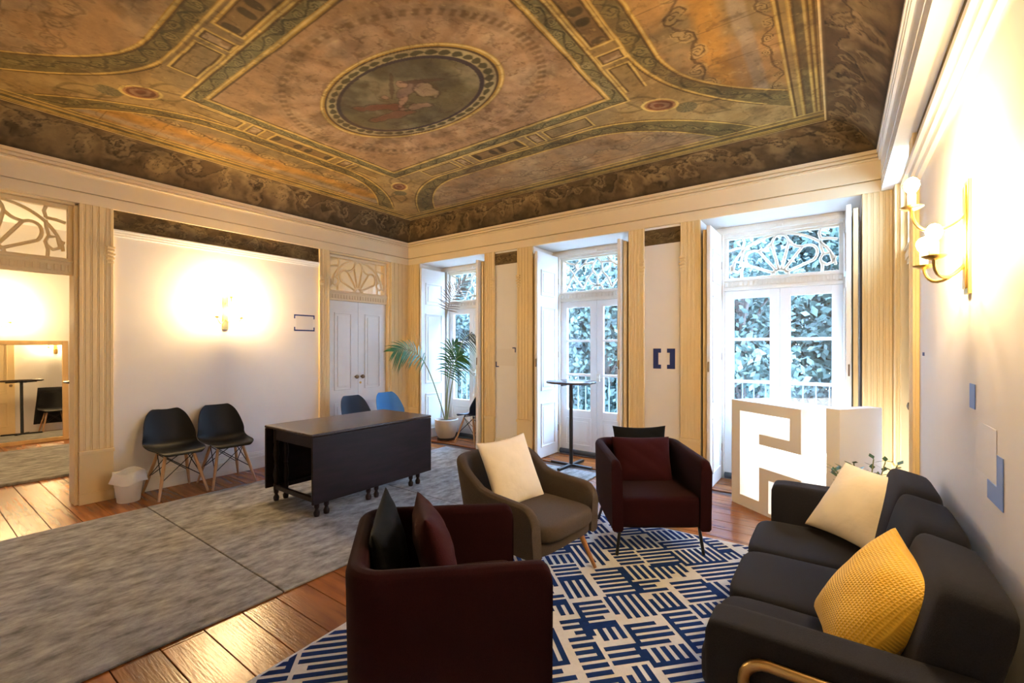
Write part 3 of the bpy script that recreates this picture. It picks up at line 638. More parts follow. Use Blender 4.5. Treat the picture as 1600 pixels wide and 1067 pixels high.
spots = [((XL,2.25,1.65),0,'brass three-candle wall sconce above the two black chairs'),((XR,2.39,1.65),PI,'brass three-candle wall sconce above the sofa'),
         ((AX,.93,1.68),0,'brass wall sconce on the far wall above the leaning mirror'),((-5.90,2.17,1.66),PI,'brass wall sconce seen in the leaning mirror')]
for i,(loc,rz,lab) in enumerate(spots):
    o = SC if i == 0 else copy_tree(SC); o.location = loc; o.rotation_euler = (0,0,rz); tag(o, lab, 'wall lamp', 'brass wall sconces')

# ------------------------------------------------------------------ rugs
def rug(x0,x1,y0,y1,z,label,t=.014):
    b = MB().box(0,x1-x0,0,y1-y0,0,t); o = b.build('grey_rug', M['greyrug'], bevel=.006, loc=(x0,y0,z)); tag(o, label, 'rug', 'grey streaked rugs')
rug(-5.04,-2.65,YB+.03,1.366,0,'grey streaked rug nearest the camera, left of the maroon armchair')
rug(-5.05,-2.65,1.372,3.062,0,'grey streaked rug under the dark drop-leaf table')
rug(-4.62,-2.20,3.068,4.76,0,'grey streaked rug by the windows beyond the table')
rug(-9.2,-7.02,-.9,2.6,0,'grey streaked rug in the mirror room',.03)
def pattern_rug(x0,x1,y0,y1,ang,U=.0242):
    root = empty('patterned_rug', ((x0+x1)/2-.01,(y0+y1)/2+.02,0), math.radians(3.2)); tag(root, 'ivory rug with a navy maze of diagonal stripes under the armchairs', 'rug')
    hx,hy = (x1-x0)/2,(y1-y0)/2; MB().box(-hx,hx,-hy,hy,0,.012).build('pile', M['rugwhite'], root, bevel=.004)
    N = int(4.2/U); R = np.zeros((N,N),bool); rg = random.Random(5)
    def cuts():
        c = [0]
        while c[-1] < N: c.append(c[-1]+rg.choice((6,8,8,10,14)))
        return c
    ca = cuts()
    for i in range(len(ca)-1):
        cb = cuts()
        for j in range(len(cb)-1):
            a0,a1,b0,b1 = ca[i],min(ca[i+1],N),cb[j],min(cb[j+1],N)
            if a1-a0 < 3 or b1-b0 < 3: continue
            o = (i+j)%2 if rg.random() > .08 else rg.randint(0,1); left = rg.random() < .5
            if o == 0:                                    # bars run along a, joined by a spine at one end
                for b_ in range(b0,b1,2):
                    s_ = a0+(0 if left else 1); e_ = a1-(1 if left else 0)
                    if rg.random() < .18: s_,e_ = (s_,e_-2) if left else (s_+2,e_)
                    R[s_:e_,b_] = True
                if rg.random() < .7: R[a0 if left else a1-1, b0:b1-1] = True
            else:
                for a_ in range(a0,a1,2):
                    s_ = b0+(0 if left else 1); e_ = b1-(1 if left else 0)
                    if rg.random() < .18: s_,e_ = (s_,e_-2) if left else (s_+2,e_)
                    R[a_,s_:e_] = True
                if rg.random() < .7: R[a0:a1-1, b0 if left else b1-1] = True
    used = np.zeros_like(R); b = MB(); ca_,sa_ = math.cos(ang),math.sin(ang); m = .018
    def clip(poly):
        for ax,sg,lim in ((0,1,hx-m),(0,-1,hx-m),(1,1,hy-m),(1,-1,hy-m)):
            out = []
            for k in range(len(poly)):
                p,q = poly[k],poly[(k+1)%len(poly)]; ip = p[ax]*sg <= lim; iq = q[ax]*sg <= lim
                if ip: out.append(p)
                if ip != iq:
                    t = (lim*sg-p[ax])/(q[ax]-p[ax]); out.append((p[0]+(q[0]-p[0])*t,p[1]+(q[1]-p[1])*t))
            poly = out
            if len(poly) < 3: return None
        return poly
    g = .0016
    for i in range(N):
        for j in range(N):
            if R[i,j] and not used[i,j]:
                e = i
                while e < N and R[e,j] and not used[e,j]: e += 1
                f_ = j
                while f_ < N and R[i,f_] and not used[i,f_]: f_ += 1
                if e-i >= f_-j: used[i:e,j] = True; rect = (i,e,j,j+1)
                else: used[i,j:f_] = True; rect = (i,i+1,j,f_)
                A0,A1,B0,B1 = [v*U-N*U/2 for v in rect]; A0 -= g; A1 += g; B0 -= g; B1 += g
                pl = clip([(a*ca_-c*sa_, a*sa_+c*ca_) for a,c in ((A0,B0),(A1,B0),(A1,B1),(A0,B1))])
                if pl: b.prism(pl, .010+.00002*((i*7+j*3)%40), .0132+.00002*((i*7+j*3)%40), lambda p,q,a: (p,q,a))
    tag(b.build('navy_stripes', M['rugnavy'], root), 'navy stripes', kind='stuff')
pattern_rug(-2.12,-.10,.60,3.60,math.radians(44))

# ------------------------------------------------------------------ shell chairs
def make_shell_chair(name='shell_chair', shell='blackplastic'):
    r = empty(name)
    prof = [(.225,.405),(.205,.432),(.15,.440),(.05,.430),(-.06,.424),(-.14,.436),(-.185,.475),(-.212,.54),(-.235,.62),(-.258,.70),(-.278,.77),(-.290,.815)]
    wid  = [.150,.190,.212,.224,.230,.232,.232,.228,.215,.196,.165,.115]
    curl = [.0,.006,.014,.026,.040,.055,.062,.055,.042,.03,.018,.008]
    P = []
    for (x_,z_),w,c in zip(prof,wid,curl):
        row = []
        for u in np.linspace(-1,1,15):
            k = abs(u)**2.4; seat = 1 if z_ < .47 else 0
            back = min(1,max(0,(z_-.43)/.1))
            row.append((x_+c*k*1.5*back, w*u, z_+c*k*(1-back*.6)-(.012*k*0)))
        P.append(row)
    b = MB().grid(P); o = b.build('shell', M[shell], r, smooth=True, ang=3.2)
    s_ = o.modifiers.new('solid','SOLIDIFY'); s_.thickness = .009; s_.offset = 0
    s_ = o.modifiers.new('sub','SUBSURF'); s_.levels = 1; s_.render_levels = 2
    feet = [(.215,.205),(.215,-.205),(-.225,.20),(-.225,-.20)]; tops = [(.10,.12),(.10,-.12),(-.10,.12),(-.10,-.12)]
    for (fx,fy),(tx,ty) in zip(feet,tops): MB().tube([(fx,fy,0),(fx*.5+tx*.5,fy*.5+ty*.5,.195),(tx,ty,.39)],[.010,.0155,.0145],10).build('leg', M['woodleg'], r, smooth=True)
    b = MB(); mix = lambda i,t: (feet[i][0]*(1-t)+tops[i][0]*t, feet[i][1]*(1-t)+tops[i][1]*t, .39*t)
    for i,j in ((0,1),(2,3),(0,2),(1,3)):
        b.tube([mix(i,.42),mix(j,1.0)],.0045,6); b.tube([mix(j,.42),mix(i,1.0)],.0045,6)
    for i in range(4): b.tube([mix(i,.97),(tops[i][0]*.9,tops[i][1]*.9,.428)],.009,6)
    b.tube([(.10,.12,.40),(.10,-.12,.40)],.005,6).tube([(-.10,.12,.40),(-.10,-.12,.40)],.005,6)
    b.build('wire_brace', M['blackmetal'], r)
    return r
CH = make_shell_chair(); CHN = make_shell_chair(shell='navyplastic'); CHB = make_shell_chair(shell='blueplastic')
g = 'moulded shell chairs'
for o,loc,rz,lab in ((CH,(-5.375,1.69,0),.02,'black shell chair on dowel legs next to the white bin'),(None,(-5.335,2.14,0),-.03,'black shell chair on dowel legs next to the dark table'),
    (CHN,(-4.93,3.58,0),.0,'navy shell chair behind the table, left of the blue one'),(CHB,(-4.93,4.12,.0),-.05,'bright blue shell chair behind the table'),
    ('n',(-4.46,5.20,0),PI-.12,'navy shell chair in the window bay beside the palm')):
    if o is None: o = copy_tree(CH)
    if o == 'n': o = copy_tree(CHN)
    o.location = loc; o.rotation_euler = (0,0,rz); tag(o, lab, 'chair', g)

# ------------------------------------------------------------------ gateleg table
T = empty('gateleg_table', (-3.935,2.735,0)); tag(T, 'dark oak gateleg table with both leaves folded down', 'table')
Z0 = .0165
MB().box(-.405,.405,-.675,.675,.700,.724).build('table_top', M['tabletop'], T, bevel=.007, seg=3)
for sg in (-1,1):
    b = MB().box(min(sg*.405,sg*.383),max(sg*.405,sg*.383),-.672,.672,.135,.697); lf = b.build('drop_leaf', M['darkwood'], T, bevel=.005)
    for yy in (-.45,.45): MB().box(min(sg*.383,sg*.378),max(sg*.383,sg*.378),yy-.03,yy+.03,.62,.69).build('hinge', M['bronze'], lf)
turn = [(.020,0),(.024,.012),(.026,.035),(.016,.055),(.014,.065),(.022,.08),(.022,.10),(.024,.105),(.024,.165),(.018,.17),(.020,.19),(.028,.24),(.022,.30),(.015,.34),(.022,.355),(.015,.37),(.019,.40),(.027,.45),(.022,.52),(.017,.545),(.024,.56),(.024,.70)]
legm = MB().lathe(turn,(0,0,Z0),12).mesh('leg', True)
def tl(x_,y_):
    o = bpy.data.objects.new('leg', legm); COL.objects.link(o); o.parent = T; o.location = (x_,y_,0); o.scale = (1,1,.965)
    if not legm.materials: legm.materials.append(M['darkwood'])
for sx in (-.335,.345):
    for yy in (-.60,-.51,-.08,.01,.44,.535): tl(sx,yy)
b = MB()
for sg in (-1,1): b.box(sg*.34-.012,sg*.34+.012,-.60,.535,.585,.70)
for yy in (-.60,.535): b.box(-.34,.345,yy-.012,yy+.012,.585,.70)
b.build('apron', M['darkwood'], T, bevel=.003)
b = MB()
for sg in (-1,1): b.box(sg*.34-.016,sg*.34+.016,-.60,.535,.125,.165)
for yy in (-.60,.535): b.box(-.34,.345,yy-.016,yy+.016,.125,.165)
b.build('stretcher', M['darkwood'], T, bevel=.003)

# ------------------------------------------------------------------ tall bar tables
def bar_table(loc, lab, rz=.35):
    r = empty('bar_table', loc, rz); tag(r, lab, 'table', 'tall round bar tables')
    MB().lathe([(.28,0),(.30,.006),(.30,.022),(.295,.026)],(0,0,1.0),40).build('table_top', M['tabletop'], r, smooth=True)
    MB().box(-.21,.21,-.015,.015,.98,1.0).box(-.015,.015,-.21,.21,.98,1.0).build('top_bracket', M['blackmetal'], r, bevel=.002)
    MB().tube([(0,0,.03),(0,0,.98)],.023,14).build('pole', M['blackmetal'], r, smooth=True)
    MB().box(-.28,.28,-.02,.02,0,.03).box(-.02,.02,-.28,.28,0,.03).build('cross_foot', M['blackmetal'], r, bevel=.003); return r
bar_table((-2.62,4.84,.0145),'tall round bar table on a black pole before the middle window',-.05)
bar_table((-7.25,1.49,.0305),'tall round bar table reflected in the leaning mirror',.4)

# ------------------------------------------------------------------ upholstered chairs
def wall_sweep(path, t, zb, zt, lean=0., n=7, tilt=None):
    """upright upholstered wall following path [(x,y,nx,ny)]; zt, zb per point"""
    P = []
    for i,(x_,y_,nx,ny) in enumerate(path):
        a,b_ = zb[i],zt[i]; h = t/2; loop = []
        for k in range(n): th = PI*k/(n-1); loop.append((h*math.cos(th), b_-h+h*math.sin(th)))
        for zz in (.66,.33): loop.append((-h, a+(b_-a)*zz))
        loop += [(-h,a+.012),(-h+.012,a),(h-.012,a),(h,a+.012)]
        for zz in (.33,.66): loop.append((h, a+(b_-a)*zz))
        P.append([(x_+nx*(o+lean*(z_-a)), y_+ny*(o+lean*(z_-a)), z_) for o,z_ in loop])
    return P
def upath(xf, xb, hw, rc, n=8, ns=6):
    """U plan: from front right arm round the back to front left arm"""
    p = []
    E_ = (0,.003,.010,.020,.034,.05,.075,.10)
    for e in E_: p.append((xf-e,-hw,0,-1))
    for k in range(2,ns): p.append((xf+(xb+rc-xf)*k/ns,-hw,0,-1))
    for k in range(n+1): th = PI*1.5-PI/2*k/n; p.append((xb+rc+rc*math.cos(th),-hw+rc+rc*math.sin(th),math.cos(th),math.sin(th)))
    for k in range(1,ns): p.append((xb,-hw+rc+(2*hw-2*rc)*k/ns,-1,0))
    for k in range(n+1): th = PI-PI/2*k/n; p.append((xb+rc+rc*math.cos(th),hw-rc+rc*math.sin(th),math.cos(th),math.sin(th)))
    for k in range(1,ns-1): p.append((xb+rc+(xf-xb-rc)*k/ns,hw,0,1))
    for e in E_[::-1]: p.append((xf-e,hw,0,1))
    return p
def front_drop(x_, xf, r): 
    d = max(0,xf-x_); return 0 if d >= r else r-math.sqrt(max(0,r*r-(r-d)**2))
def shell_obj(P, name, m, parent):
    b = MB().grid(P, cv=True); n = len(P[0]); b.f += [tuple(range(n-1,-1,-1)), tuple(len(b.v)-n+k for k in range(n))]
    return b.build(name, m, parent, smooth=True, ang=1.0, bevel=.014, seg=3)
def make_tub(loc, rz, lab):
    r = empty('tub_armchair', loc, rz); tag(r, lab, 'armchair', 'maroon tub armchairs')
    p = upath(.35,-.325,.300,.085); t = .07
    zt = [.658+.028*min(1,max(0,(.345-q[0])/.67))-front_drop(q[0],.35,.045) for q in p]; zb = [.175+.03*max(0,(.1-q[0])/.42) for q in p]
    shell_obj(wall_sweep(p,t,zb,zt,.02), 'shell', M['maroon'], r)
    MB().puff(-.31,.342,-.29,.29,.185,.405,p=12,n=8).build('seat', M['maroon'], r, smooth=True, ang=3)
    for fx,fy,tx,ty in ((.315,.30,.30,.27),(.315,-.30,.30,-.27),(-.345,.30,-.25,.26),(-.345,-.30,-.25,-.26)): MB().tube([(fx,fy,0),(tx,ty,.22)],.011,8).build('leg', M['blackmetal'], r, smooth=True)
    return r
tub1 = make_tub((-1.32,1.36,.015), math.radians(49), 'maroon tub armchair in the foreground with its side to the viewer')
tub2 = make_tub((-1.185,3.385,.015), math.radians(-54), 'maroon tub armchair facing the sofa near the windows')
def make_easy(loc, rz):
    r = empty('easy_armchair', loc, rz); tag(r, 'taupe felt armchair on oak legs holding an ivory cushion', 'armchair')
    p = upath(.33,-.30,.295,.14,10,6); zt = []; zb = []; 
    for q in p:
        k = min(1,max(0,(-.02-q[0])/.26)); k = k*k*(3-2*k); zt.append(.56+.165*k-.02*max(0,q[0]/.33)-front_drop(q[0],.33,.09)); zb.append(.235+.05*(1-k)*0+.02*k)
    P = wall_sweep(p,.07,zb,zt,.08)
    P = [[(x_-.12*max(0,z_-.40)*(1 if abs(y_) < .33 and x_ < -.1 else max(0,min(1,-x_/.2))), y_, z_) for x_,y_,z_ in row] for row in P]
    shell_obj(P, 'shell', M['greychair'], r)
    MB().puff(-.31,.335,-.285,.285,.23,.33,p=8,n=8).build('seat_base', M['greychair'], r, smooth=True, ang=3)
    MB().puff(-.29,.385,-.275,.275,.305,.425,p=5,n=10).build('seat_cushion', M['greychair'], r, smooth=True, ang=3)
    for fx,fy,tx,ty in ((.34,.29,.25,.22),(.34,-.29,.25,-.22),(-.35,.27,-.22,.2),(-.35,-.27,-.22,-.2)): MB().tube([(fx,fy,0),(tx,ty,.26)],[.011,.021],10).build('leg', M['walnutleg'], r, smooth=True)
    return r
make_easy((-1.655,2.45,.015), math.radians(-6))

# ------------------------------------------------------------------ cushions
def pillow(name, w, h, t, m, loc, normal, up, lab, cat='cushion', group=None, roll=0, seed=1, pinch=.09):
    n = 18; b = MB(); g_ = np.sin(np.linspace(-1,1,n+1)*PI/2*.98)/math.sin(PI/2*.98); rg = np.random.default_rng(seed); ph = rg.random(6)*6
    for sg in (1,-1):
        P = []
        for u in g_:
            row = []
            for v in g_:
                x_ = w/2*u*(1-pinch*(1-v*v)); y_ = h/2*v*(1-pinch*(1-u*u))
                k = max(0,(1-abs(u)**2.3)*(1-abs(v)**2.3))**.52
                wr = .006*math.sin(u*7+ph[0]+v*2)*math.cos(v*6+ph[1])*k+.004*math.sin(15*(u+v)+ph[2])*k
                row.append((x_,y_,sg*(t/2*k+.0015)+wr))
            P.append(row if sg > 0 else row[::-1])
        b.grid(P)
    bm = bmesh.new(); me = bpy.data.meshes.new(name); me.from_pydata(b.v,[],b.f); bm.from_mesh(me); bmesh.ops.remove_doubles(bm, verts=bm.verts, dist=.0032); bmesh.ops.recalc_face_normals(bm, faces=bm.faces); bm.to_mesh(me); bm.free()
    me.polygons.foreach_set('use_smooth',[True]*len(me.polygons)); me.materials.append(M[m])
    o = bpy.data.objects.new(name, me); COL.objects.link(o)
    zn = Vector(normal).normalized(); yv = Vector(up); yv = (yv-zn*yv.dot(zn)).normalized(); xv = yv.cross(zn)
    R = Matrix((xv,yv,zn)).transposed().to_4x4() @ Matrix.Rotation(roll,4,'Z'); o.matrix_world = Matrix.Translation(Vector(loc)) @ R
    sm_ = o.modifiers.new('sub','SUBSURF'); sm_.levels = 1; sm_.render_levels = 1
    tag(o, lab, cat, group); return o
def on_chair(c, lx, ly, lz):
    a = c.rotation_euler[2]; return (c.location[0]+lx*math.cos(a)-ly*math.sin(a), c.location[1]+lx*math.sin(a)+ly*math.cos(a), lz)
def fdir(c, tilt, side=0): 
    a = c.rotation_euler[2]+side; return (math.cos(a)*math.cos(tilt), math.sin(a)*math.cos(tilt), math.sin(tilt))
pillow('throw_cushion',.44,.42,.12,'black_cush',on_chair(tub1,-.225,.12,.565),fdir(tub1,.22,-.1),(0,0,1),'black cushion in the foreground maroon armchair',roll=.12,seed=2)
pillow('throw_cushion',.42,.38,.15,'maroon_cush',on_chair(tub1,-.045,.07,.60),fdir(tub1,.3,.06),(0,0,1),'maroon cushion in the foreground maroon armchair',roll=-.05,seed=3)
pillow('throw_cushion',.44,.42,.09,'black_cush',on_chair(tub2,-.245,.02,.60),fdir(tub2,.15),(0,0,1),'black cushion behind the maroon one in the armchair by the windows',seed=4)
pillow('throw_cushion',.46,.36,.16,'maroon_cush',on_chair(tub2,-.12,.0,.565),fdir(tub2,.28),(0,0,1),'maroon cushion in the armchair by the windows',seed=5,pinch=.05)
pillow('throw_cushion',.46,.46,.13,'ivory_cush',(-1.775,2.45,.625),(.86,-.12,.40),(-.30,.12,.9),'ivory cushion propped in the taupe felt armchair',roll=.10,seed=6)
pillow('throw_cushion',.44,.42,.15,'ivory_cush',(.095,2.885,.645),(-.55,-.56,.62),(.17,.17,.34),'ivory cushion leaning in the far corner of the sofa',seed=7)
pillow('throw_cushion',.44,.42,.17,'yellow',(.085,1.835,.635),(-.80,-.20,.56),(.42,-.05,.85),'bright yellow waffle cushion near the close end of the sofa',seed=8,roll=.08)

# ------------------------------------------------------------------ sofa (faces -x, stands against the right wall)
S = empty('sofa', (0,2.30,.015)); tag(S, 'charcoal three-seat sofa with a brass tube frame along the right wall', 'sofa')
MB().box(-.33,.27,-.86,.86,.20,.34).build('base', M['sofa'], S, bevel=.02, seg=3)
for k in range(3):
    y0 = -.74+k*.4933; MB().puff(-.385,.20,y0+.003,y0+.490,.30,.435,p=7,n=12).build('seat_cushion', M['sofa'], S, smooth=True, ang=3)
    b = MB().puff(-.085,.085,y0-.008,y0+.5013,-.24,.255,p=7,n=12).xf(Matrix.Translation((.228,0,.57)) @ Matrix.Rotation(math.radians(14),4,'Y'))
    b.build('back_cushion', M['sofa'], S, smooth=True, ang=3)
for sg in (-1,1):
    MB().puff(-.325,.33,min(sg*.745,sg*.885),max(sg*.745,sg*.885),.19,.635,p=14,n=10).build('armrest', M['sofa'], S, smooth=True, ang=3)
    yy = sg*.905; xa,xb,zt_ = -.215,.26,.572; q = [(xa,yy,0)]
    for t in np.linspace(0,PI/2,6): q.append((xa+.06-.06*math.cos(t),yy,zt_-.06+.06*math.sin(t)))
    for t in np.linspace(0,PI/2,6): q.append((xb-.06+.06*math.sin(t),yy,zt_-.06+.06*math.cos(t)))
    q.append((xb,yy,0)); MB().tube(q,.015,12).build('tube_frame', M['goldtube'], S, smooth=True)
MB().box(.20,.31,-.86,.86,.19,.60).build('back_panel', M['sofa'], S, bevel=.03, seg=3)

# ------------------------------------------------------------------ white letter counter with a lit core
K = empty('sign_counter', (-.82,4.67,0), math.atan2(-.623,.782)); tag(K, 'white block letter counter with a lit white core before the widest window', 'counter')
def slab(x0,x1,z0,z1,y0=0,y1=.41): return (x0,x1,y0,y1,z0,z1)
b = MB()
for q in (slab(0,.104,0,.96),slab(.104,.74,.868,.96),slab(.636,.74,.60,.868),slab(.325,.636,.60,.69),slab(.104,.425,0,.10),slab(.325,.425,.10,.40),slab(.425,.74,.31,.40)): b.box(*q)
b.build('letter_block', M['signwhite'], K)
MB().box(.95,1.055,0,.41,0,1.0).build('upright_block', M['signwhite'], K, bevel=.002)
MB().box(.104,.95,.385,.40,.10,.86).build('lit_panel', M['signglow'], K)
MB().box(.425,.95,0,.41,0,.03).build('plinth', M['signwhite'], K)

# ------------------------------------------------------------------ bin
B_ = empty('waste_bin', (-5.43,1.335,0)); tag(B_, 'white waste bin with a folded liner by the pilaster', 'bin')
MB().lathe([(.082,0),(.086,.004),(.118,.262),(.112,.262),(.08,.01)],n=24).build('bucket', M['white_paint'], B_, smooth=True)
P = [[((.118+.014*math.sin(t*5+i)*(.3+.2*i)+.006*i)*math.cos(t),(.118+.014*math.sin(t*5+i)*(.3+.2*i)+.006*i)*math.sin(t),.285-.034*i+.012*math.sin(t*3)) for t in np.linspace(0,2*PI,28,endpoint=False)] for i in range(4)]
b = MB().grid(P,cv=True); b.grid([[(p_[0]*.92,p_[1]*.92,p_[2]-.01-.0*k) for p_ in P[0]] if k == 0 else [(p_[0]*.85,p_[1]*.85,.14) for p_ in P[0]] for k in range(2)],cv=True)
b.grid([P[0],[(p_[0]*.92,p_[1]*.92,p_[2]-.01) for p_ in P[0]]],cv=True); b.build('liner', M['bag'], B_, smooth=True, ang=3)

# ------------------------------------------------------------------ palm
PL = empty('potted_palm', (-5.02,5.17,0)); tag(PL, 'tall sparse palm in a beige pot in the left window bay', 'plant'); off = Vector((-5.02,5.17,0))
MB().lathe([(.115,.03),(.135,.05),(.165,.13),(.178,.22),(.182,.315),(.170,.318),(.165,.285),(.0,.285)],n=28).build('pot', M['pot'], PL, smooth=True)
MB().lathe([(.12,0),(.14,.004),(.145,.035),(.13,.035),(.12,.03)],n=24).build('saucer', M['black_saucer'], PL, smooth=True)
MB().lathe([(.164,.286),(.10,.300),(.0,.305)],n=20).build('soil', M['soil'], PL, smooth=True)
def spline(pts, n=28):
    pts = [Vector(p) for p in pts]; out = []; q = [pts[0]*2-pts[1]]+pts+[pts[-1]*2-pts[-2]]
    for i in range(len(pts)-1):
        a,b_,c,d_ = q[i:i+4]
        for t in np.linspace(0,1,n//(len(pts)-1),endpoint=False): out.append(.5*((2*b_)+(c-a)*t+(2*a-5*b_+4*c-d_)*t*t+(3*b_-a-3*c+d_)*t**3))
    return out+[pts[-1]]
def frond(pts, start, length, mleaf, mstem, droop=.25, wid=.016, dens=22, seed=1):
    rg = random.Random(seed); cl = [p-off for p in spline(pts)]; n = len(cl)
    st = MB().tube(cl,[.011-.008*i/n for i in range(n)],7).build('stem', mstem, PL, smooth=True)
    b = MB(); s0 = int(n*start)
    for k in range(dens):
        t = k/(dens-1); i = s0+(n-1-s0)*t; i0 = min(int(i),n-2); p = cl[i0].lerp(cl[i0+1],i-i0); tg = (cl[i0+1]-cl[i0]).normalized(); side = tg.cross(Vector((0,0,1)))
        side = side.normalized() if side.length > .05 else Vector((.8,.58,0))
        for sg in (-1,1):
            L_ = length*(.55+.6*math.sin(PI*(t*.85+.12)))*rg.uniform(.85,1.1); up_ = (Vector((0,0,1))-tg*tg.z)
            up_ = up_.normalized() if up_.length > .05 else Vector((.8,.58,0)); an = math.radians(78-50*t+rg.uniform(-6,6))
            dr = (tg*math.cos(an)+(up_*.85+side*.4).normalized()*sg*math.sin(an)).normalized()
            nrm = (tg-dr*tg.dot(dr)).normalized()*wid*1.35; q = []
            for m_ in range(5):
                f_ = m_/4; c_ = p+dr*L_*f_+Vector((0,0,-droop*L_*f_*f_)); w_ = math.sin(PI*(f_*.85+.15))**.8*(1-f_*.3); q.append((c_-nrm*w_*.6, c_+nrm*w_*.6))
            for (a,c),(e,g_) in zip(q,q[1:]): b.quad(a,c,g_,e)
    b.build('leaflets', mleaf, st, smooth=True, ang=3)
frond([(-5.03,5.15,.31),(-5.07,5.09,.57),(-5.13,4.93,1.03),(-5.15,4.73,1.32),(-5.19,4.52,1.42),(-5.21,4.31,1.39)],.50,.30,M['palm'],M['stem'],.35,.016,16,seed=1)
frond([(-5.04,5.18,.31),(-5.08,5.21,.86),(-5.11,5.25,1.68),(-5.09,5.27,2.04),(-4.98,5.28,2.29),(-4.78,5.33,2.48)],.60,.22,M['palmdry'],M['palmdry'],.1,.012,18,seed=2)
frond([(-5.0,5.17,.31),(-4.87,5.12,.78),(-4.73,5.09,1.23),(-4.59,5.07,1.52),(-4.43,5.05,1.64),(-4.27,5.03,1.58)],.55,.25,M['palmdark'],M['stem'],.8,.013,16,seed=3)
frond([(-5.0,5.15,.32),(-4.95,5.12,.68),(-4.85,5.07,1.03),(-4.67,5.01,1.26),(-4.53,4.99,1.33)],.45,.30,M['palm'],M['stem'],.4,.018,18,seed=4)
frond([(-5.02,5.16,.31),(-5.02,5.18,.76),(-5.0,5.2,1.17),(-4.93,5.19,1.42),(-4.80,5.18,1.52)],.48,.26,M['palm'],M['stem'],.4,.016,16,seed=5)

# small plant between the sofa and the counter
SP = empty('small_plant', (.13,3.50,0)); tag(SP, 'small dark-leaved plant behind the ivory cushion of the sofa', 'plant')
MB().lathe([(.085,0),(.09,.01),(.115,.22),(.107,.22),(.10,.20),(.0,.20)],n=20).build('pot', M['pot'], SP, smooth=True)
rg = random.Random(4); bs = MB(); bl = MB()
for k in range(13):
    a = k*2.4; rr = .10+.06*rg.random(); top = Vector((rr*math.cos(a)*1.1,rr*math.sin(a),.66+.10*rg.random())); base = Vector((.02*math.cos(a),.02*math.sin(a),.2)); mid = (base+top)/2+Vector((0,0,.08)); bs.tube(spline([base,mid,top],8),.0035,5)
    for m_ in range(7):
        c_ = mid.lerp(top,.35+.65*m_/6); th = m_*2.2+a; dr = Vector((math.cos(th),math.sin(th),.45)).normalized(); sd = dr.cross(Vector((0,0,1))).normalized()*.016; L_ = .062
        bl.add([c_,c_+dr*L_*.5+sd,c_+dr*L_,c_+dr*L_*.5-sd],[(0,1,2,3)])
bs.build('stems', M['stem'], SP, smooth=True); bl.build('leaves', M['leaf'], SP)

# ------------------------------------------------------------------ marks and signs on the walls
def sign(name, f, rects, m, lab, d0=.0005, d1=.003, sheet=None):
    r = empty(name); 
    if sheet: b = MB(); lbox(b,f,*sheet[:2],d0,.0015,*sheet[2:]); b.build('film_sheet', M['paper'], r)
    for q in rects:
        b = MB(); lbox(b,f,q[0],q[1],d0,d1,q[2],q[3]); b.build('tape_strip', M[m], r)
    tag(r, lab, 'wall sign')
r = empty('bracket_sign'); tag(r, 'pair of navy square brackets on the pier left of the widest window', 'wall sign')
for sg,x_ in ((1,-1.66),(-1,-1.425)):
    pl = [(0,0),(.085,0),(.085,.045),(.055,.045),(.055,.175),(.085,.175),(.085,.22),(0,.22)]
    MB().prism([(x_+sg*p,1.215+q) for p,q in (pl if sg > 0 else pl[::-1])],.0,.006,lambda p,q,a: fW(p,a,q)).build('bracket_mark', M['tapeblue'], r)
sign('corner_mark_sign', fW, [(-3.58,-3.525,1.432,1.447),(-3.540,-3.525,1.38,1.432),(-3.865,-3.81,1.175,1.190),(-3.865,-3.850,1.190,1.25)], 'tapeblue', 'faint sheet with two small navy corner marks beside the palm window', sheet=(-3.845,-3.545,1.195,1.427))
sign('tape_frame_sign', fL, [(3.056,3.335,1.855,1.872),(3.056,3.070,1.82,1.855),(3.321,3.335,1.82,1.855),(3.056,3.335,1.66,1.677),(3.056,3.070,1.677,1.712),(3.321,3.335,1.677,1.712)], 'tapeblue', 'white sheet framed by navy tape beside the closed double door', sheet=(3.085,3.31,1.68,1.85))
sign('tape_poster', fR, [(2.30,2.38,1.225,1.315),(1.955,2.02,.955,1.115),(2.02,2.13,.955,1.015)], 'tapesky', 'clear film held by light blue tape on the sofa wall', sheet=(2.03,2.29,1.02,1.19))
sign('small_tape_mark', fR, [(3.50,3.56,1.40,1.42)], 'tapeblue', 'tiny navy tape mark at the far end of the sofa wall')

# ------------------------------------------------------------------ the mirror room
MR = empty('leaning_mirror', (AX+.10,1.0,.0)); tag(MR, 'large pine framed mirror leaning on the wall of the next room', 'mirror'); tl_ = math.radians(2.5)
MR.rotation_euler = (0,-tl_,0)
MB().box(-.02,0,-.66,.66,.03,1.53).build('back_board', M['pine'], MR)
MB().quad((.004,-.62,.05),(.004,.62,.05),(.004,.62,1.49),(.004,-.62,1.49)).build('mirror_glass', M['mirror'], MR)
b = MB().box(-.02,.03,-.68,-.615,0,1.55).box(-.02,.03,.615,.68,0,1.55).box(-.02,.03,-.615,.615,0,.055).box(-.02,.03,-.615,.615,1.485,1.55); b.build('frame', M['pine'], MR, bevel=.004)
CJ = copy_tree(CH); CJ.location = (-6.62,2.02,0); CJ.rotation_euler = (0,0,PI); tag(CJ, 'black shell chair under a coat in the mirror room', 'chair', g)
P = [[(.30+.03*math.sin(u*5+v*3)+.10*max(0,v-.7), (u-.5)*.5*(1-.25*v), .90-.75*(1-v)) for u in np.linspace(0,1,18)] for v in np.linspace(0,1,10)]
o = MB().grid(P).build('draped_coat', M['jacket'], smooth=True, ang=3, loc=(-6.62,2.02,.02)); sd = o.modifiers.new('solid','SOLIDIFY'); sd.thickness = .03; tag(o, 'black coat hanging over a chair in the mirror room', 'coat')

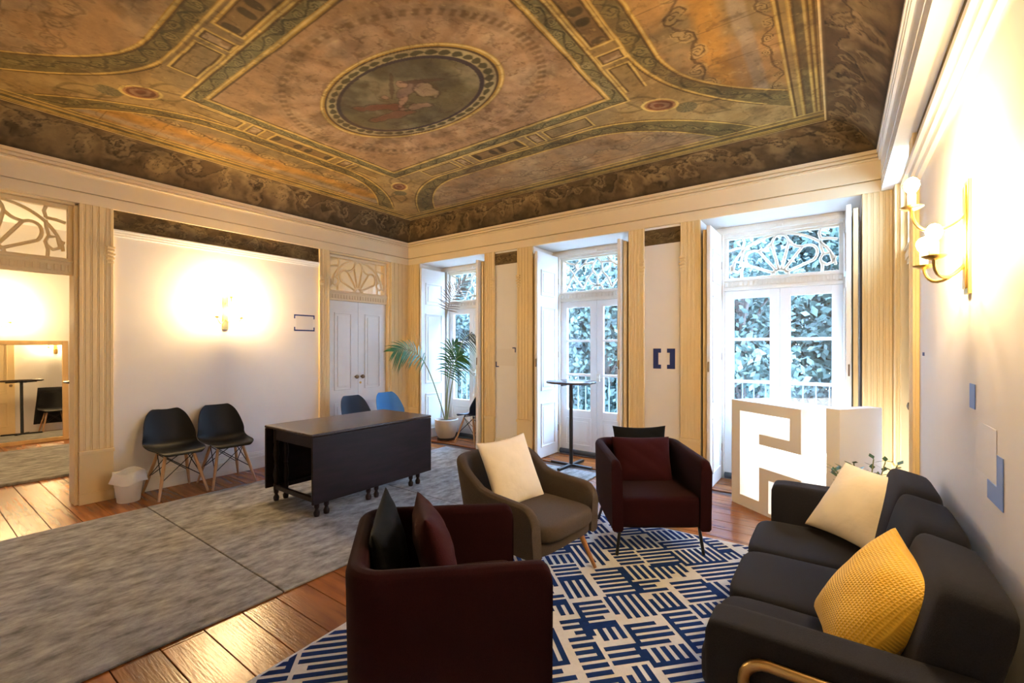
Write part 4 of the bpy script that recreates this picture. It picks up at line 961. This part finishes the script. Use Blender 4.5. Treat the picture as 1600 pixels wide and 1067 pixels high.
# ------------------------------------------------------------------ outdoors
struct(MB().box(-40,30,5.75,60,-4.3,-4.2).build('ground', M['lawn']), 'garden ground below the windows', 'ground')
rl = empty('balcony_railing', (-2.6,6.35,0)); tag(rl, 'slim pale iron railing outside the three windows', 'railing')
MB().box(-3.6,3.6,-.6,.12,-.25,-.02).build('balcony_slab', M['stone'], rl)
MB().box(-3.6,3.6,-.02,.02,1.00,1.03).build('rail', M['iron'], rl); MB().box(-3.6,3.6,-.012,.012,.08,.10).build('rail', M['iron'], rl)
bm_ = MB().box(-.007,.007,-.007,.007,-.02,1.0).mesh('baluster'); bm_.materials.append(M['iron'])
for k in range(56):
    o = bpy.data.objects.new('baluster', bm_); COL.objects.link(o); o.parent = rl; o.location = (-3.55+k*.129,0,0)
def tree(loc, H_, R_, n, m, lab, seed, big=1.):
    r = empty('garden_tree', loc); tag(r, lab, 'tree', 'trees outside the windows'); rg = np.random.default_rng(seed); b = MB()
    b.tube([(0,0,0),(.1,.05,H_*.3),(-.05,.1,H_*.6),(.1,0,H_*.9)],[.22,.17,.11,.03],8)
    cs = []
    for k in range(34):
        a = rg.random()*6.28; q = R_*(.2+.65*rg.random()**.6); z_ = H_*(.12+.85*rg.random()); q *= math.sin(PI*min(1,max(.12,z_/H_)))**.5; c = np.array((q*math.cos(a),q*math.sin(a),z_)); cs.append(c); b.tube([(0,0,z_*.8),tuple(c*.6+np.array((0,0,z_*.34))),tuple(c)],[.05,.03,.012],5)
    b.build('trunk', M['bark'], r, smooth=True)
    C_ = np.array(cs)[rg.integers(0,len(cs),n)]; Pn = C_+rg.normal(0,1,(n,3))*np.array((.55,.55,.45))*R_*.42
    hr = np.hypot(Pn[:,0],Pn[:,1]); k_ = np.where(hr > R_*.93, R_*.93*rg.random(n)**.5/hr, 1.); Pn[:,0] *= k_; Pn[:,1] *= k_
    d1 = rg.normal(0,1,(n,3)); d1 /= np.linalg.norm(d1,axis=1)[:,None]; d2 = rg.normal(0,1,(n,3)); d2 -= d1*(d1*d2).sum(1)[:,None]; d2 /= np.linalg.norm(d2,axis=1)[:,None]
    L_ = big*(.042+.06*rg.random((n,1))); V = np.stack([Pn-d1*L_,Pn+d2*L_*.55,Pn+d1*L_,Pn-d2*L_*.55],1).reshape(-1,3)
    me = bpy.data.meshes.new('foliage'); me.from_pydata(V.tolist(),[],np.arange(4*n).reshape(n,4).tolist()); me.materials.append(m)
    o = bpy.data.objects.new('foliage', me); COL.objects.link(o); o.parent = r; tag(o, kind='stuff')
ROWS = [(10.3,1.45,8.6,[1.3,-1.65,-4.6,-7.55,-10.5],'near'),(14.4,2.0,9.6,[2.9,-1.2,-5.3,-9.4,-13.5],'middle'),(19.2,2.45,11.0,[1.2,-3.8,-8.8,-13.8,-18.8],'far')]
WHERE = ['to the right of the widest window','straight outside the widest window','outside the bar table window','between the views of the bar table and palm windows','outside the palm window']
for r_,(y_,R_,h_,xs_,nm) in enumerate(ROWS):
    for i,x_ in enumerate(xs_): tree((x_,y_,-4.2),h_,R_,(16000,19000,17000)[r_],M['foliage' if (i+r_)%2 == 0 else 'foliage_b'],'leafy tree in the %s row %s' % (nm,WHERE[i]),900+i+10*r_,(1.05,1.5,1.9)[r_])
